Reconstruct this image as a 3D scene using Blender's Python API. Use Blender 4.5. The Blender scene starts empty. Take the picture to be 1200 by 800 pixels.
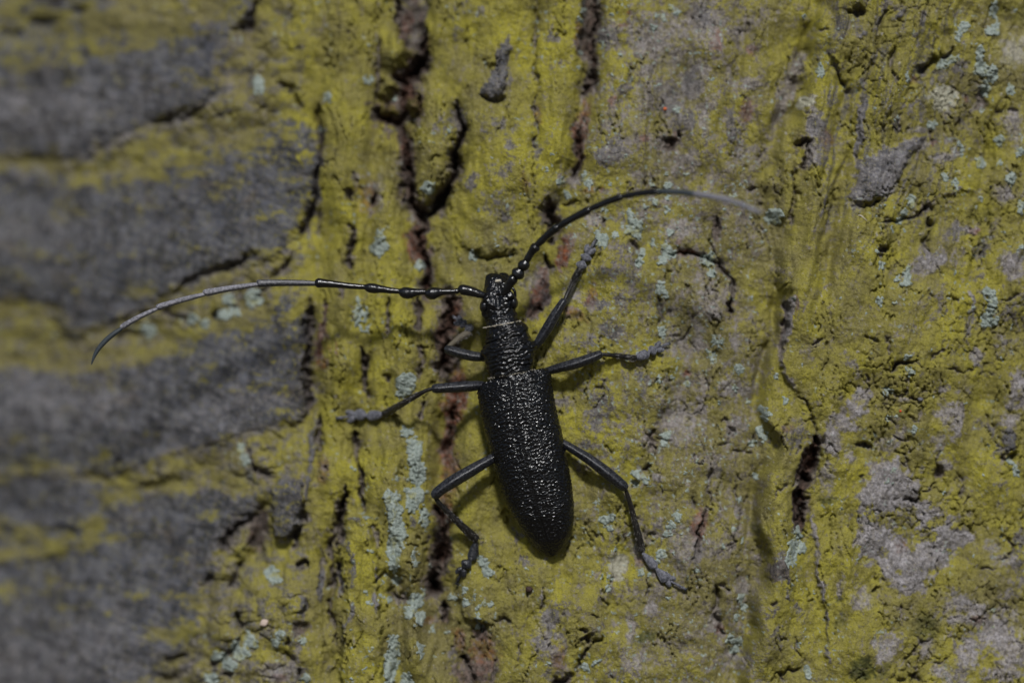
import bpy, math, random
import numpy as np
from mathutils import Vector

# ------------------------------------------------------------------ scale and frame
# One photograph pixel on the bark is S metres (the picture shows about 84 mm of a tree trunk).
S = 0.00007
DCAM = 4720.0            # camera distance in those pixels (about 33 cm, a 100 mm macro lens)
Z0 = 1.30                # the beetle sits 1.3 m above the ground
C = bpy.context.scene
COL = C.collection

def pw(x, y, h):
    """photo position + height off the bark datum -> metres"""
    f = 1.0 - h / DCAM
    return ((x - 600) * f * S, -h * S, Z0 + (400 - y) * f * S)

# ------------------------------------------------------------------ camera
cam = bpy.data.cameras.new("camera")
camo = bpy.data.objects.new("camera", cam)
COL.objects.link(camo)
camo.location = (0, -DCAM * S, Z0)
camo.rotation_euler = (math.pi / 2, 0, 0)
cam.sensor_width = 36.0
cam.lens = 36.0 * DCAM / 1200.0
cam.clip_start = 0.01
cam.clip_end = 500.0
cam.dof.use_dof = True
cam.dof.focus_distance = (DCAM - 26) * S
cam.dof.aperture_fstop = 9.2
C.camera = camo

# ------------------------------------------------------------------ sky, sun, exposure
SUN_DIR = Vector((0.03, -0.78, 0.66)).normalized()     # towards the sun
elev = math.asin(SUN_DIR.z)
azim = math.atan2(SUN_DIR.x, SUN_DIR.y)
w = bpy.data.worlds.new("World"); C.world = w; w.use_nodes = True
nt = w.node_tree; nt.nodes.clear()
sky = nt.nodes.new("ShaderNodeTexSky"); sky.sky_type = 'NISHITA'
sky.sun_disc = False; sky.sun_elevation = elev; sky.sun_rotation = azim
sky.air_density = 1.0; sky.dust_density = 1.0
bg = nt.nodes.new("ShaderNodeBackground"); bg.inputs[1].default_value = 0.05
out = nt.nodes.new("ShaderNodeOutputWorld")
nt.links.new(sky.outputs[0], bg.inputs[0]); nt.links.new(bg.outputs[0], out.inputs[0])
sl = bpy.data.lights.new("sun", 'SUN'); sl.energy = 3.2; sl.angle = math.radians(7); sl.color = (1.0, 0.985, 0.965)
so = bpy.data.objects.new("sun", sl); COL.objects.link(so)
so.rotation_euler = SUN_DIR.to_track_quat('Z', 'Y').to_euler(); so.location = (0.5, -2, 3)
C.view_settings.view_transform = 'Standard'; C.view_settings.look = 'None'
C.view_settings.gamma = 1.0; C.view_settings.exposure = 0.03

# ------------------------------------------------------------------ numpy noise
_rng = np.random.RandomState(7)
PERM = _rng.permutation(4096).astype(np.int64)
PERM = np.concatenate([PERM, PERM])
GA = _rng.rand(4096) * 2 * np.pi
GX, GY = np.cos(GA).astype(np.float32), np.sin(GA).astype(np.float32)
RV = _rng.rand(4096).astype(np.float32); RV2 = _rng.rand(4096).astype(np.float32)

def _h(ix, iy, seed):
    return PERM[(PERM[(ix + seed * 131) & 4095] + iy) & 4095]

def perlin(x, y, seed=0):
    x0 = np.floor(x); y0 = np.floor(y)
    fx = (x - x0).astype(np.float32); fy = (y - y0).astype(np.float32)
    ix = x0.astype(np.int64); iy = y0.astype(np.int64)
    u = fx * fx * fx * (fx * (fx * 6 - 15) + 10); v = fy * fy * fy * (fy * (fy * 6 - 15) + 10)
    def g(dx, dy):
        k = _h(ix + dx, iy + dy, seed)
        return GX[k] * (fx - dx) + GY[k] * (fy - dy)
    a = g(0, 0); b = g(1, 0); c = g(0, 1); d = g(1, 1)
    return ((a + u * (b - a)) * (1 - v) + (c + u * (d - c)) * v) * 1.5

def fbm(x, y, octs, seed=0, gain=0.5):
    s = 0; a = 1.0; t = 0
    for i in range(octs):
        s = s + a * perlin(x * 2 ** i + 17.3 * i, y * 2 ** i - 9.1 * i, seed + i); t += a; a *= gain
    return s / t

def voro(x, y, seed=0, second=False):
    ix = np.floor(x).astype(np.int64); iy = np.floor(y).astype(np.int64)
    f1 = np.full(x.shape, 9.0, np.float32); f2 = f1.copy()
    for dx in (-1, 0, 1):
        for dy in (-1, 0, 1):
            k = _h(ix + dx, iy + dy, seed)
            d = (ix + dx + RV[k] - x) ** 2 + (iy + dy + RV2[k] - y) ** 2
            d = d.astype(np.float32)
            if second:
                f2 = np.minimum(f2, np.maximum(f1, d))
            f1 = np.minimum(f1, d)
    return (np.sqrt(f1), np.sqrt(f2)) if second else np.sqrt(f1)

def sm(a, b, x):
    t = np.clip((x - a) / (b - a), 0, 1)
    return t * t * (3 - 2 * t)

# ------------------------------------------------------------------ the grid of the trunk
RT = 4200.0                                 # trunk radius, px (about 29 cm)
XC = 800.0
STEP = 1.28
def axis(lo, hi, flo, fhi, g=1.085):
    core = np.arange(lo, hi + STEP, STEP)
    def out_(lim):
        r = []; s = STEP; p = 0
        while p < lim:
            s *= g; p += s; r.append(p)
        r = np.array(r); return r * (lim / r[-1]) if len(r) else r
    L = lo - out_(lo - flo)[::-1]; R = core[-1] + out_(fhi - core[-1])
    return np.concatenate([L, core, R])
xs = axis(-45, 1245, XC - math.pi * RT, XC + math.pi * RT)
ys = axis(-35, 835, 400 - 1.7 / S, 400 + Z0 / S + 500)
NX, NY = len(xs), len(ys)
PX, PY = np.meshgrid(xs, ys)
cellx = np.gradient(xs)[None, :] + 0 * PY; celly = np.gradient(ys)[:, None] + 0 * PX
cell = np.maximum(cellx, celly)
def fade(wl):                                # a noise of wavelength wl only where the grid can carry it
    return np.clip(1.6 - cell / wl * 3.0, 0, 1) if wl < 200 else 1.0
inx = sm(-300, -20, PX) * (1 - sm(1220, 1500, PX)) * sm(-300, -20, PY) * (1 - sm(820, 1100, PY))

# domain warp so that every edge is ragged
WX = PX + 4.5 * perlin(PX / 31, PY / 31, 1) + 3.0 * perlin(PX / 11, PY / 13, 2) + 1.8 * perlin(PX / 4.7, PY / 5.1, 3)
WY = PY + 4.5 * perlin(PX / 33, PY / 29, 4) + 3.0 * perlin(PX / 12, PY / 11, 5) + 1.8 * perlin(PX / 4.9, PY / 4.5, 6)

# ---- low shape: control points (x, y, height)
CP = [(-150,-80,-290),(-150,400,-290),(-150,900,-260),(0,0,-215),(0,200,-215),(0,400,-205),(0,600,-200),(0,800,-180),
 (150,0,-150),(150,200,-140),(150,400,-128),(150,600,-120),(150,800,-85),(290,0,-95),(290,200,-88),(290,400,-74),(300,600,-52),(300,800,-16),
 (345,100,-74),(345,300,-62),(345,450,-52),
 (390,0,-62),(390,200,-40),(390,400,-16),(390,600,-2),(390,800,4),(470,0,-62),(470,200,-42),(470,400,-18),(470,600,-8),(470,800,0),
 (560,0,-46),(560,200,-18),(560,400,-8),(560,600,-6),(560,800,0),(700,0,-36),(700,200,-12),(700,400,2),(700,600,6),(700,800,6),
 (850,0,-32),(850,200,-16),(850,400,-6),(850,600,0),(850,800,0),(950,0,-18),(950,400,6),(950,800,6),(1050,0,0),(1050,400,16),(1050,800,12),
 (1200,0,-16),(1200,400,6),(1200,800,2),(1350,0,-30),(1350,400,-20),(1350,800,-25),(600,-200,-50),(600,1000,0),(1000,-200,-30),(1000,1000,0)]
CP = np.array(CP, float)
gx = np.arange(-400, 1601, 25.0); gy = np.arange(-400, 1201, 25.0)
GXX, GYY = np.meshgrid(gx, gy)
d2 = (GXX[..., None] - CP[:, 0]) ** 2 + (GYY[..., None] - CP[:, 1]) ** 2
wt = 1.0 / (d2 + 900.0) ** 1.6
LOW = (wt * CP[:, 2]).sum(-1) / wt.sum(-1)
def blur(a):
    p = np.pad(a, 1, mode='edge')
    return (p[:-2, 1:-1] + p[2:, 1:-1] + p[1:-1, :-2] + p[1:-1, 2:] + 2 * p[1:-1, 1:-1]) / 6
for _ in range(3): LOW = blur(LOW)
def bil(A, ax, ay, x, y):
    i = np.clip(np.searchsorted(ax, x) - 1, 0, len(ax) - 2); j = np.clip(np.searchsorted(ay, y) - 1, 0, len(ay) - 2)
    tx = np.clip((x - ax[i]) / (ax[i + 1] - ax[i]), 0, 1); ty = np.clip((y - ay[j]) / (ay[j + 1] - ay[j]), 0, 1)
    return (A[j, i] * (1 - tx) + A[j, i + 1] * tx) * (1 - ty) + (A[j + 1, i] * (1 - tx) + A[j + 1, i + 1] * tx) * ty
base = bil(LOW, gx, gy, PX, PY)
base = base * sm(-1500, -300, PX) * (1 - sm(1500, 2600, PX)) * sm(-1500, -350, PY) * (1 - sm(1150, 2400, PY))
cylh = RT * (np.cos(np.clip((PX - XC) / RT, -math.pi, math.pi)) - 1)

F = np.zeros_like(PX)                        # feature relief
LOWF = np.zeros_like(PX)

def smooth_line(p):
    p = np.array(p, float)
    if len(p) < 3: return [tuple(q) for q in p]
    Q_ = np.concatenate([[2 * p[0] - p[1]], p, [2 * p[-1] - p[-2]]]); o_ = []
    for i in range(1, len(Q_) - 2):
        a, b, c, d = Q_[i - 1:i + 3]
        for t in (0, .25, .5, .75): o_.append(tuple(.5 * ((2 * b) + (c - a) * t + (2 * a - 5 * b + 4 * c - d) * t * t + (3 * b - a - 3 * c + d) * t ** 3)))
    return o_ + [tuple(p[-1])]

def window(pts, m):
    p = np.array(pts, float)
    i0 = max(0, np.searchsorted(xs, p[:, 0].min() - m) - 1); i1 = min(NX, np.searchsorted(xs, p[:, 0].max() + m) + 1)
    j0 = max(0, np.searchsorted(ys, p[:, 1].min() - m) - 1); j1 = min(NY, np.searchsorted(ys, p[:, 1].max() + m) + 1)
    return slice(j0, j1), slice(i0, i1)

def line_sd(pts, m, warp=True):
    """distance, side (+ on the right when walking down the list as drawn, y down), position 0..1"""
    sl_ = window(pts, m)
    X = (WX if warp else PX)[sl_]; Y = (WY if warp else PY)[sl_]
    p = np.array(pts, float); seg = np.hypot(*(p[1:] - p[:-1]).T); tot = seg.sum(); acc = 0
    best = np.full(X.shape, 1e9); side = np.zeros(X.shape); tt = np.zeros(X.shape)
    for k in range(len(p) - 1):
        a, b = p[k], p[k + 1]; d = b - a; L2 = max((d ** 2).sum(), 1e-6)
        t = np.clip(((X - a[0]) * d[0] + (Y - a[1]) * d[1]) / L2, 0, 1)
        ex = X - a[0] - t * d[0]; ey = Y - a[1] - t * d[1]; dd = np.hypot(ex, ey)
        cr = d[0] * (Y - a[1]) - d[1] * (X - a[0])
        u = dd < best
        best = np.where(u, dd, best); side = np.where(u, np.where(cr > 0, -1.0, 1.0), side); tt = np.where(u, (acc + t * seg[k]) / tot, tt)
        acc += seg[k]
    return sl_, best, side, tt

M = {k: np.zeros(PX.shape, np.float32) for k in ('algbias', 'pale', 'red', 'rot', 'blue', 'grey', 'violet', 'cream', 'moss')}

def crack(pts, wd=3.0, dp=12.0, rot=0.0, taper=0.25):
    sl_, d, s, t = line_sd(pts, wd * 5 + 6)
    env = np.minimum(1, np.minimum(t, 1 - t) / taper + 0.25) if taper else 1.0
    wv = wd * (0.75 + 0.6 * perlin(PX[sl_] / 17, PY[sl_] / 17, 11)) * env
    prof = np.exp(-(d / np.maximum(wv, 0.4)) ** 1.8) * env
    if wd > 4: dp = dp * (.62 + .3 * perlin(PX[sl_] / 7, PY[sl_] / 9, 12) + .16 * perlin(PX[sl_] / 3, PY[sl_] / 3.4, 13))
    F[sl_] -= dp * prof + 0.20 * dp * np.exp(-(d / (wd * 2.6)) ** 2) * env
    if rot:
        M['rot'][sl_] = np.maximum(M['rot'][sl_], rot * np.exp(-(d / (wd * 1.5)) ** 2) * env)
    M['algbias'][sl_] -= 0.5 * prof

def step(pts, amp, soft=3.0, decay=40.0, taper=0.2):
    """right-hand side raised, left-hand side lowered"""
    sl_, d, s, t = line_sd(pts, decay * 3.2)
    env = np.clip(np.minimum(t, 1 - t) / taper, 0, 1) if taper else 1.0
    fall = np.exp(-d / decay)
    F[sl_] += amp * s * np.tanh(d / soft) * fall * env

def ridge(pts, amp, wd=5.0, mask=None, mv=1.0, taper=0.2):
    sl_, d, s, t = line_sd(pts, wd * 4)
    env = np.clip(np.minimum(t, 1 - t) / taper + 0.1, 0, 1)
    F[sl_] += amp * np.exp(-(d / wd) ** 2) * env
    if mask: M[mask][sl_] = np.maximum(M[mask][sl_], mv * (1 - sm(wd * 0.35, wd * 1.1, d)) * env)

def bump(x, y, rx, ry, amp, rot=0, pw_=1.0, warp=True):
    m = max(rx, ry) * 2.6; sl_ = window([(x, y)], m)
    X = (WX if warp else PX)[sl_] - x; Y = (WY if warp else PY)[sl_] - y; a = math.radians(rot); c, s = math.cos(a), math.sin(a)
    q = ((X * c + Y * s) / rx) ** 2 + ((-X * s + Y * c) / ry) ** 2
    F[sl_] += amp * np.exp(-q ** pw_)

def patch(ch, x, y, rx, ry, rot=0, v=1.0, soft=0.45, rag=0.5, sc=9.0):
    m = max(rx, ry) * 2.2 + 6; sl_ = window([(x, y)], m)
    X = WX[sl_] - x; Y = WY[sl_] - y; a = math.radians(rot); c, s = math.cos(a), math.sin(a)
    q = np.sqrt(((X * c + Y * s) / rx) ** 2 + ((-X * s + Y * c) / ry) ** 2)
    q = q + rag * fbm(PX[sl_] / sc, PY[sl_] / sc, 3, 41)
    val = v * (.88 if ch in ('violet', 'pale') else 1) * (1 - sm(1 - soft, 1 + soft, q))
    if ch == 'algbias': M[ch][sl_] += val
    else: M[ch][sl_] = np.maximum(M[ch][sl_], val)

def inpoly(X, Y, poly):
    c = np.zeros(X.shape, bool); n = len(poly)
    for i in range(n):
        x1, y1 = poly[i]; x2, y2 = poly[(i + 1) % n]
        if y1 == y2: continue
        cond = ((y1 > Y) != (y2 > Y)) & (X < (x2 - x1) * (Y - y1) / (y2 - y1) + x1)
        c ^= cond
    return c

def polysd(poly, m):
    sl_, d, s, t = line_sd(list(poly) + [poly[0]], m)
    ins = inpoly(WX[sl_], WY[sl_], poly)
    return sl_, np.where(ins, d, -d)

def polypatch(ch, poly, v=1.0, soft=6.0, rag=5.0, sc=9.0):
    sl_, sd = polysd(poly, soft * 2 + 10)
    sd = sd + rag * fbm(PX[sl_] / sc, PY[sl_] / sc, 3, 47)
    val = v * sm(-soft, soft, sd)
    if ch == 'algbias': M[ch][sl_] += val
    else: M[ch][sl_] = np.maximum(M[ch][sl_], val)

def polyraise(poly, amp, soft=3.0, dome=0.0):
    sl_, sd = polysd(poly, soft * 3 + 4)
    F[sl_] += amp * sm(-soft, soft, sd) + dome * np.sqrt(np.clip(sd, 0, 40) / 40)

# ================================================================== relief of the bark, read off the place
# ---- left: smooth worn plates, each overlapping the mossy ledge below it
plateA = [(-60,-60),(130,-60),(150,25),(240,20),(300,-60),(340,-60),(300,6),(296,20),(272,38),(262,80),(245,124),(215,136),(188,143),(150,156),(95,188),(-60,182)]
plateB = [(-60,200),(40,196),(90,214),(180,190),(300,158),(345,132),(372,150),(373,195),(366,240),(352,272),(320,298),(262,308),(200,345),(130,380),(85,398),(60,352),(-60,345)]
plateC = [(-60,425),(105,430),(200,405),(262,372),(330,352),(358,345),(361,400),(360,455),(354,488),(300,505),(255,520),(205,534),(150,552),(110,556),(-60,556)]
plateD = [(-60,548),(70,552),(120,568),(150,576),(205,572),(300,572),(312,560),(322,576),(300,600),(283,612),(264,632),(254,650),(240,682),(234,740),(215,765),(190,792),(180,860),(-60,860)]
for P, a in ((plateA, 9), (plateB, 11), (plateC, 9), (plateD, 10)):
    polyraise(P, a * .6, 7.0, 5.0); polypatch('grey', P, 1.0, 11.0, 18.0, 20.0)
step([(100,190),(150,158),(190,144),(215,138),(245,125),(262,110)], -5, 3, 14)
crack([(172,147),(190,143),(212,140),(228,130),(247,124)], 2.4, 12)
crack([(274,40),(286,34),(294,38),(297,20),(300,2)], 5, 22, 0.4)
crack([(35,28),(55,29),(72,25)], 4, 14); crack([(0,40),(12,38),(26,36)], 5, 16); crack([(84,16),(102,15)], 4, 10)
crack([(60,10),(75,0)], 3, 8, .5); crack([(320,100),(340,104),(356,128)], 4, 14)
crack([(205,345),(216,332),(250,316),(263,312),(275,305)], 3.0, 12); crack([(185,362),(205,370),(225,385)], 5, 14)
crack([(247,372),(258,366)], 4, 14); crack([(135,398),(150,392),(165,394)], 4, 10)
crack([(258,318),(275,308),(300,295)], 5, 18)
crack([(196,797),(212,793),(222,780),(226,770)], 6, 18); crack([(192,775),(206,772),(222,767)], 2.5, 10)
crack([(141,535),(140,546)], 4, 9)
for q in [(50,55,60,16,-8),(60,78,45,10,0),(150,20,60,14,5)]: bump(*q[:4], 7)
ridge([(-40,655),(20,656),(55,652),(85,636),(110,618)], 9, 8); ridge([(0,612),(25,612),(40,635)], 7, 6); ridge([(48,622),(66,612),(110,614)], 7, 6)
ridge([(120,560),(150,568),(185,560),(215,548)], 9, 10); ridge([(60,655),(60,620)],3,5)
bump(262,515,22,16,8); bump(290,540,26,18,8); bump(175,545,40,16,7)
crack([(290,520),(296,535),(298,548),(308,557),(325,556)], 5, 18, .3)
crack([(303,602),(283,611),(266,631),(255,649)], 6, 26, .3)
crack([(288,652),(277,674),(266,692)], 4, 14); crack([(277,718),(279,728),(283,740)], 4, 20)
crack([(240,771),(249,779),(262,772),(277,762),(283,745)], 3.2, 16); crack([(262,790),(272,790)], 4, 12)
crack([(240,680),(250,678)], 4, 10)
for q in [(262,665,16,14),(290,640,14,12),(276,700,26,20),(305,690,22,22),(262,738,20,22),(315,740,26,22),(225,785,14,10),(300,780,26,16),(340,720,18,30),(278,636,9,9),(297,622,9,10)]: bump(*q, 13)
bump(303,635,13,26,-26); patch('rot',303,622,12,22,10,.8)
# flake at the foot of the plates
flakeL = [(318,572),(330,560),(352,560),(358,585),(352,612),(342,626),(330,633),(321,628),(318,600)]
polyraise(flakeL, 15, 2.5, 5); polypatch('grey', flakeL, .85, 4, 4)
crack([(357,590),(354,612),(344,627),(333,634)], 5, 22)
# ---- the long edge between the worn plates and the moss-green strip
crack([(374,118),(373,135),(376,150),(376,175),(374,196),(369,215),(366,240),(360,262),(352,277)], 3.6, 24, .3, .1)
crack([(374,245),(374,262),(371,280)], 2.2, 9)
step([(372,100),(374,160),(366,240),(352,275)], 6, 3, 18)
ridge([(326,330),(334,302),(340,288)], 9, 5); crack([(318,326),(330,318),(342,298)], 4, 16); crack([(300,352),(318,330)],3,8)
crack([(362,350),(362,400),(361,430),(360,460),(357,490)], 4.5, 26, .35, .15)
ridge([(355,345),(356,400),(356,450),(353,492)], 7, 4, 'grey', 1)
ridge([(368,486),(367,520),(362,560),(357,600)], 9, 4.5, 'grey', .8); crack([(374,488),(375,505),(372,530)], 3.4, 20, .2)
crack([(352,372),(356,392),(361,400)], 4, 14)
for q in [(50,130,110,34,0,.5),(60,470,80,30,0,.45),(50,770,120,40,0,.45),(40,270,60,26,0,.3),(260,480,60,20,-10,.3)]: patch('pale', *q[:5], q[5] * .9, .8, .9, 22)
# ---- green strip x 375..520: upright grain, small splits
for q in [((449,42),(446,62),(444,82),(441,100)), ((440,225),(436,240),(432,238)), ((412,258),(412,275),(409,300)), ((411,300),(412,313)), ((424,405),(426,438),(430,455),(434,474)),
          ((415,500),(414,525),(420,548),(423,575),(427,605)), ((421,540),(422,570),(425,600)), ((492,398),(492,438),(494,446)), ((495,470),(495,495)), ((452,438),(453,446)), ((480,345),(494,380)), ((455,345),(453,400)),
          ((382,350),(382,385),(380,400)), ((378,543),(382,552)), ((407,566),(401,590)), ((395,655),(398,700)), ((400,355),(400,330)), ((398,660),(382,690))]:
    crack(list(q), 2.6, 10, .3)
for q in [((410,280),(411,300),(412,313)), ((424,408),(428,448)), ((402,575),(400,610),(395,640)), ((414,505),(416,530)), ((425,437),(430,455))]: crack(list(q), 4.5, 22, .25)
bump(432,232,16,26,-8); patch('red',430,230,12,22,0,.45); patch('violet',415,215,6,18,0,.6); patch('pale',444,225,7,26,0,.4)
crack([(409,218),(411,238)], 4, 14,.4); crack([(433,235),(440,238)],4,12,.3)
patch('red',374,405,4,22,8,.85); patch('red',383,382,3,26,0,.5); patch('red',393,408,3,9,0,.6); patch('red',378,428,6,8,0,.7)
patch('red',378,550,6,18,0,.35)
# ---- the dark main furrow
chan = [(468,-50),(500,-50),(499,40),(500,62),(496,80),(484,93),(473,98),(476,86),(470,72),(466,33)]
sl_, sd = polysd(chan, 20); F[sl_] -= (12 + 7 * perlin(PX[sl_] / 9, PY[sl_] / 14, 181)) * sm(-5, 7, sd); M['rot'][sl_] = np.maximum(M['rot'][sl_], (.45 + .6 * perlin(PX[sl_] / 10, PY[sl_] / 16, 182)) * sm(-3, 5, sd)); M['violet'][sl_] = np.maximum(M['violet'][sl_], .5 * sm(-2, 4, sd)); M['algbias'][sl_] -= .1 * sm(-2, 5, sd)
crack([(500,30),(497,48),(498,66),(493,80),(480,90)], 6, 28, .9)
crack([(465,0),(466,33)], 3, 16, .5, 0)
crack([(494,66),(488,84),(472,90),(460,92)], 7.5, 34, 1, .1)
crack([(476,94),(472,112),(475,128),(466,142),(472,158),(477,172),(475,195)], 6, 24, 1, 0); crack([(440,118),(446,134),(458,141),(468,138)], 6, 24, 1); crack([(447,92),(441,104),(440,118)], 3.5, 14, .4); crack([(492,108),(490,130),(484,140)], 4, 16, .5)
bump(465,112,20,10,-20); bump(452,132,15,14,-30); bump(470,148,18,16,-18); patch('rot',463,130,24,26,0,.75,.5,1.2,9); patch('rot',487,120,12,20,0,.8)
bump(463,66,15,19,20); bump(452,103,9,10,18); bump(455,128,9,6,16); bump(486,122,9,14,20); bump(478,152,7,9,13); bump(495,110,6,10,8); bump(466,115,5,6,10); bump(482,100,6,4,-12)
for q in [(463,66,15,19),(452,103,9,10),(455,128,8,5),(486,122,9,13),(478,150,6,7)]: patch('algbias',*q,0,.9,.4,.6,6)
patch('red',477,106,8,18,15,.9); patch('red',473,30,6,16,0,.6); patch('red',455,140,12,5,0,.5); patch('red',474,178,6,14,0,.8)
crack([(475,190),(477,212),(482,232),(492,246),(494,268),(487,276),(494,290),(500,303),(502,316),(497,330),(499,345)], 5.5, 30, 1, 0)
crack([(475,210),(480,232),(490,246)], 6.5, 30, 1)
crack([(534,118),(539,134),(540,145),(538,162),(534,178),(531,198),(526,220),(516,240),(505,249),(492,247)], 4.0, 30, .6, .12)
crack([(534,172),(531,198),(526,220),(516,240),(504,249),(494,246)], 6.5, 36, .5, .12)
tongue = [(480,100),(500,84),(532,118),(538,140),(534,178),(524,218),(506,245),(494,244),(482,225),(478,190),(486,150)]
polyraise(tongue, 8, 5, 12); step([(486,148),(492,170),(490,200)], 3, 4, 10)
crack([(500,192),(512,186),(518,190)], 3, 6)
patch('red',490,290,12,22,-15,.9); patch('rot',488,272,10,14,0,.6); bump(489,262,6,6,8); bump(512,275,14,20,-8)
bump(524,262,26,24,-10); 
crack([(495,342),(510,340),(525,341),(533,345)], 5, 20, .8); bump(510,345,14,5,-10)
crack([(527,345),(526,362),(527,378),(522,398),(524,415),(520,440)], 8.5, 34, 1, .1); patch('red',533,372,7,22,0,.9); patch('red',520,395,6,14,0,.6)
crack([(490,345),(490,372),(493,398)], 4, 14, .6)
crack([(524,400),(522,425),(518,448)], 6, 22, .6)
patch('red',532,470,12,34,4,1,.4,.5,8); patch('red',524,520,8,34,5,.85); patch('red',526,560,11,26,10,.75); patch('red',521,605,9,24,0,.7); patch('red',537,448,9,18,0,.8)
crack([(534,470),(531,490),(526,512),(522,530)], 4.5, 22, .7); bump(512,506,12,22,-18); bump(520,560,16,50,-8)
crack([(513,590),(516,618),(519,645),(512,668),(507,688),(509,704)], 6, 30, .9, .1); bump(514,655,13,26,-16); patch('rot',516,650,13,30,0,.8)
crack([(505,672),(507,690),(510,704)], 9, 34, 1); crack([(520,708),(521,722),(519,734)], 4.5, 26, .9)
patch('red',519,645,8,12,0,.6); patch('violet',519,650,8,7,0,.6)
crack([(457,690),(466,698),(478,704)], 6, 20, .3); crack([(436,683),(452,672),(470,690)], 4, 12)
bump(473,660,24,30,7); bump(470,720,24,34,6); bump(458,590,10,30,4)
# hummock with scaled violet bark, and its neighbours
hum = [(397,640),(399,616),(412,604),(424,604),(433,618),(440,650),(447,690),(450,740),(452,860),(400,860),(402,730),(405,690),(398,665)]
polyraise(hum, 10, 4, 14); step([(396,690),(402,740),(400,800)], 7, 4, 18)
crack([(406,570),(399,596),(397,618),(395,645)], 6.5, 40, .4); crack([(390,600),(386,640),(388,700),(392,760)], 3, 14, .3)
for q in [([(400,634),(408,640),(412,652),(414,668),(416,685),(410,692)], 5), ([(394,668),(399,680),(400,696)], 5), ([(411,694),(413,710),(408,725),(403,735),(400,760)], 3.5), ([(408,606),(420,606),(428,618)], 4),
          ([(434,650),(440,665),(444,685)], 2.5), ([(443,690),(443,715)], 2), ([(352,695),(352,722)], 5), ([(485,600),(483,622)], 5), ([(374,660),(377,710)], 3.5), ([(380,790),(388,780)], 3)]:
    ridge(q[0], 4, q[1], 'violet', .95)
patch('pale',443,705,2.5,16,0,.7); crack([(444,640),(437,620),(430,618)],3,7)
crack([(378,640),(374,670),(376,700)], 3, 10); crack([(356,700),(354,725)], 3, 10); patch('rot',352,735,9,8,0,.6); bump(352,735,10,8,-10)
crack([(349,669),(356,662),(363,659)], 3.5, 22); crack([(348,625),(345,650)],3,10,.3); crack([(335,750),(342,749)], 5, 18); crack([(338,763),(346,776)], 2.5, 10); crack([(352,780),(352,800)],2,10)
patch('pale',332,788,26,14,0,.6,.5,.7,6); patch('red',328,795,8,8,0,.5)
for q in [(330,700,24,14),(318,668,22,18),(345,690,14,26),(370,740,20,50)]: bump(*q, 5)
# ---- big plate between the furrows, top centre
crack([(630,-10),(630,12),(626,38),(625,50),(629,68),(627,80),(629,100),(627,125),(628,142),(630,156),(626,172)], 1.7, 8, 0, 0)
step([(632,0),(628,80),(628,170)], 1.5, 3, 14)
crack([(548,290),(562,300),(580,302),(598,298),(612,298)], 2.6, 14); step([(520,262),(552,292),(600,298)], 5, 5, 22); crack([(588,278),(600,290),(615,280)], 1.6, 4)
step([(683,0),(681,60),(676,120),(672,170),(655,230)], -8, 6, 22)
crack([(699,-8),(699,18),(695,42),(697,72),(692,98),(688,108)], 4.5, 22, .8, 0); crack([(684,0),(684,40),(682,80)], 3, 8, .4)
patch('rot',690,30,8,60,0,.75); bump(690,20,7,70,-12); patch('red',683,150,7,34,8,.6); patch('red',678,40,3,20,0,.5)
crack([(686,104),(696,96),(701,93)], 3.2, 16, .6); crack([(690,80),(697,96)], 3, 8)
crack([(679,148),(677,162),(678,178),(681,186),(675,200),(674,215)], 4, 20, .8); patch('red',674,150,5,10,0,.8)
crack([(643,232),(644,248),(650,262),(655,275)], 7, 32, .9); bump(652,270,6,12,-14)
crack([(660,240),(672,241),(682,238)], 2.4, 10)
flakeT = [(592,40),(597,62),(594,84),(592,104),(584,116),(574,118),(563,112),(566,98),(577,82),(584,62)]
polyraise(flakeT, 6, 2.2, 3); polypatch('violet', flakeT, 1.0, 3, 4, 7); polypatch('algbias', flakeT, -.7, 3, 4, 7)
crack([(560,110),(570,119),(584,120),(592,112)], 2.8, 12)
for q in [(540,40,11,12),(548,12,20,8),(596,90,3,40),(545,140,30,10),(580,150,16,12),(600,170,8,26),(585,195,16,14),(640,45,14,6),(590,250,12,30),(575,240,12,16),(548,215,12,10),(628,180,6,20),(520,150,10,10)]:
    patch('violet', *q, 0, .75, .5, .9, 6)
patch('red',614,215,5,10,0,.4); patch('red',632,138,4,12,0,.4)
# ---- right of it: pinkish speckled bark, softer
for q in [(715,40,12,14,.8),(735,35,7,5,.8),(760,45,26,20,.8),(795,40,10,20,.7),(825,25,14,26,.8),(760,80,8,6,1),(835,50,12,10,.6),(866,40,6,6,.8),(825,145,5,20,.9),(880,100,14,8,.6),(770,110,20,16,.5),(812,95,16,30,.5),(720,180,18,10,.6),
          (745,140,10,10,.5),(870,180,12,8,.6),(800,190,26,10,.5),(720,140,12,14,.5),(850,20,16,8,.5),(790,70,16,12,.6),(880,20,10,10,.5)]:
    patch('pale', q[0], q[1], q[2], q[3], 0, q[4] * .55, .6, 1.0, 5)
for q in [(712,45,9,10),(826,20,10,14),(810,95,10,16),(805,140,12,12),(720,172,12,12),(790,120,10,24),(705,185,10,10),(735,105,8,6),(858,150,6,22)]: patch('violet', *q, 0, .8, .5, .9, 6)
for q in [(728,30,8,3),(718,118,6,5),(738,18,5,3),(838,50,4,14),(676,150,4,14),(755,160,5,5),(880,60,5,8),(875,130,8,10),(790,160,5,5)]: patch('red', *q, 0, .6, .5, .9, 6)
crack([(779,108),(779,126),(777,138)], 1.8, 8); crack([(783,158),(785,168),(785,178)], 5.5, 26, .7); crack([(792,155),(799,158)], 3.5, 14, .5)
crack([(748,155),(746,170)], 2, 6); bump(716,120,8,7,4); bump(731,120,8,8,-4)
crack([(810,125),(800,160)],1.5,3); step([(835,85),(850,80),(870,60)],3,4,14)
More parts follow.
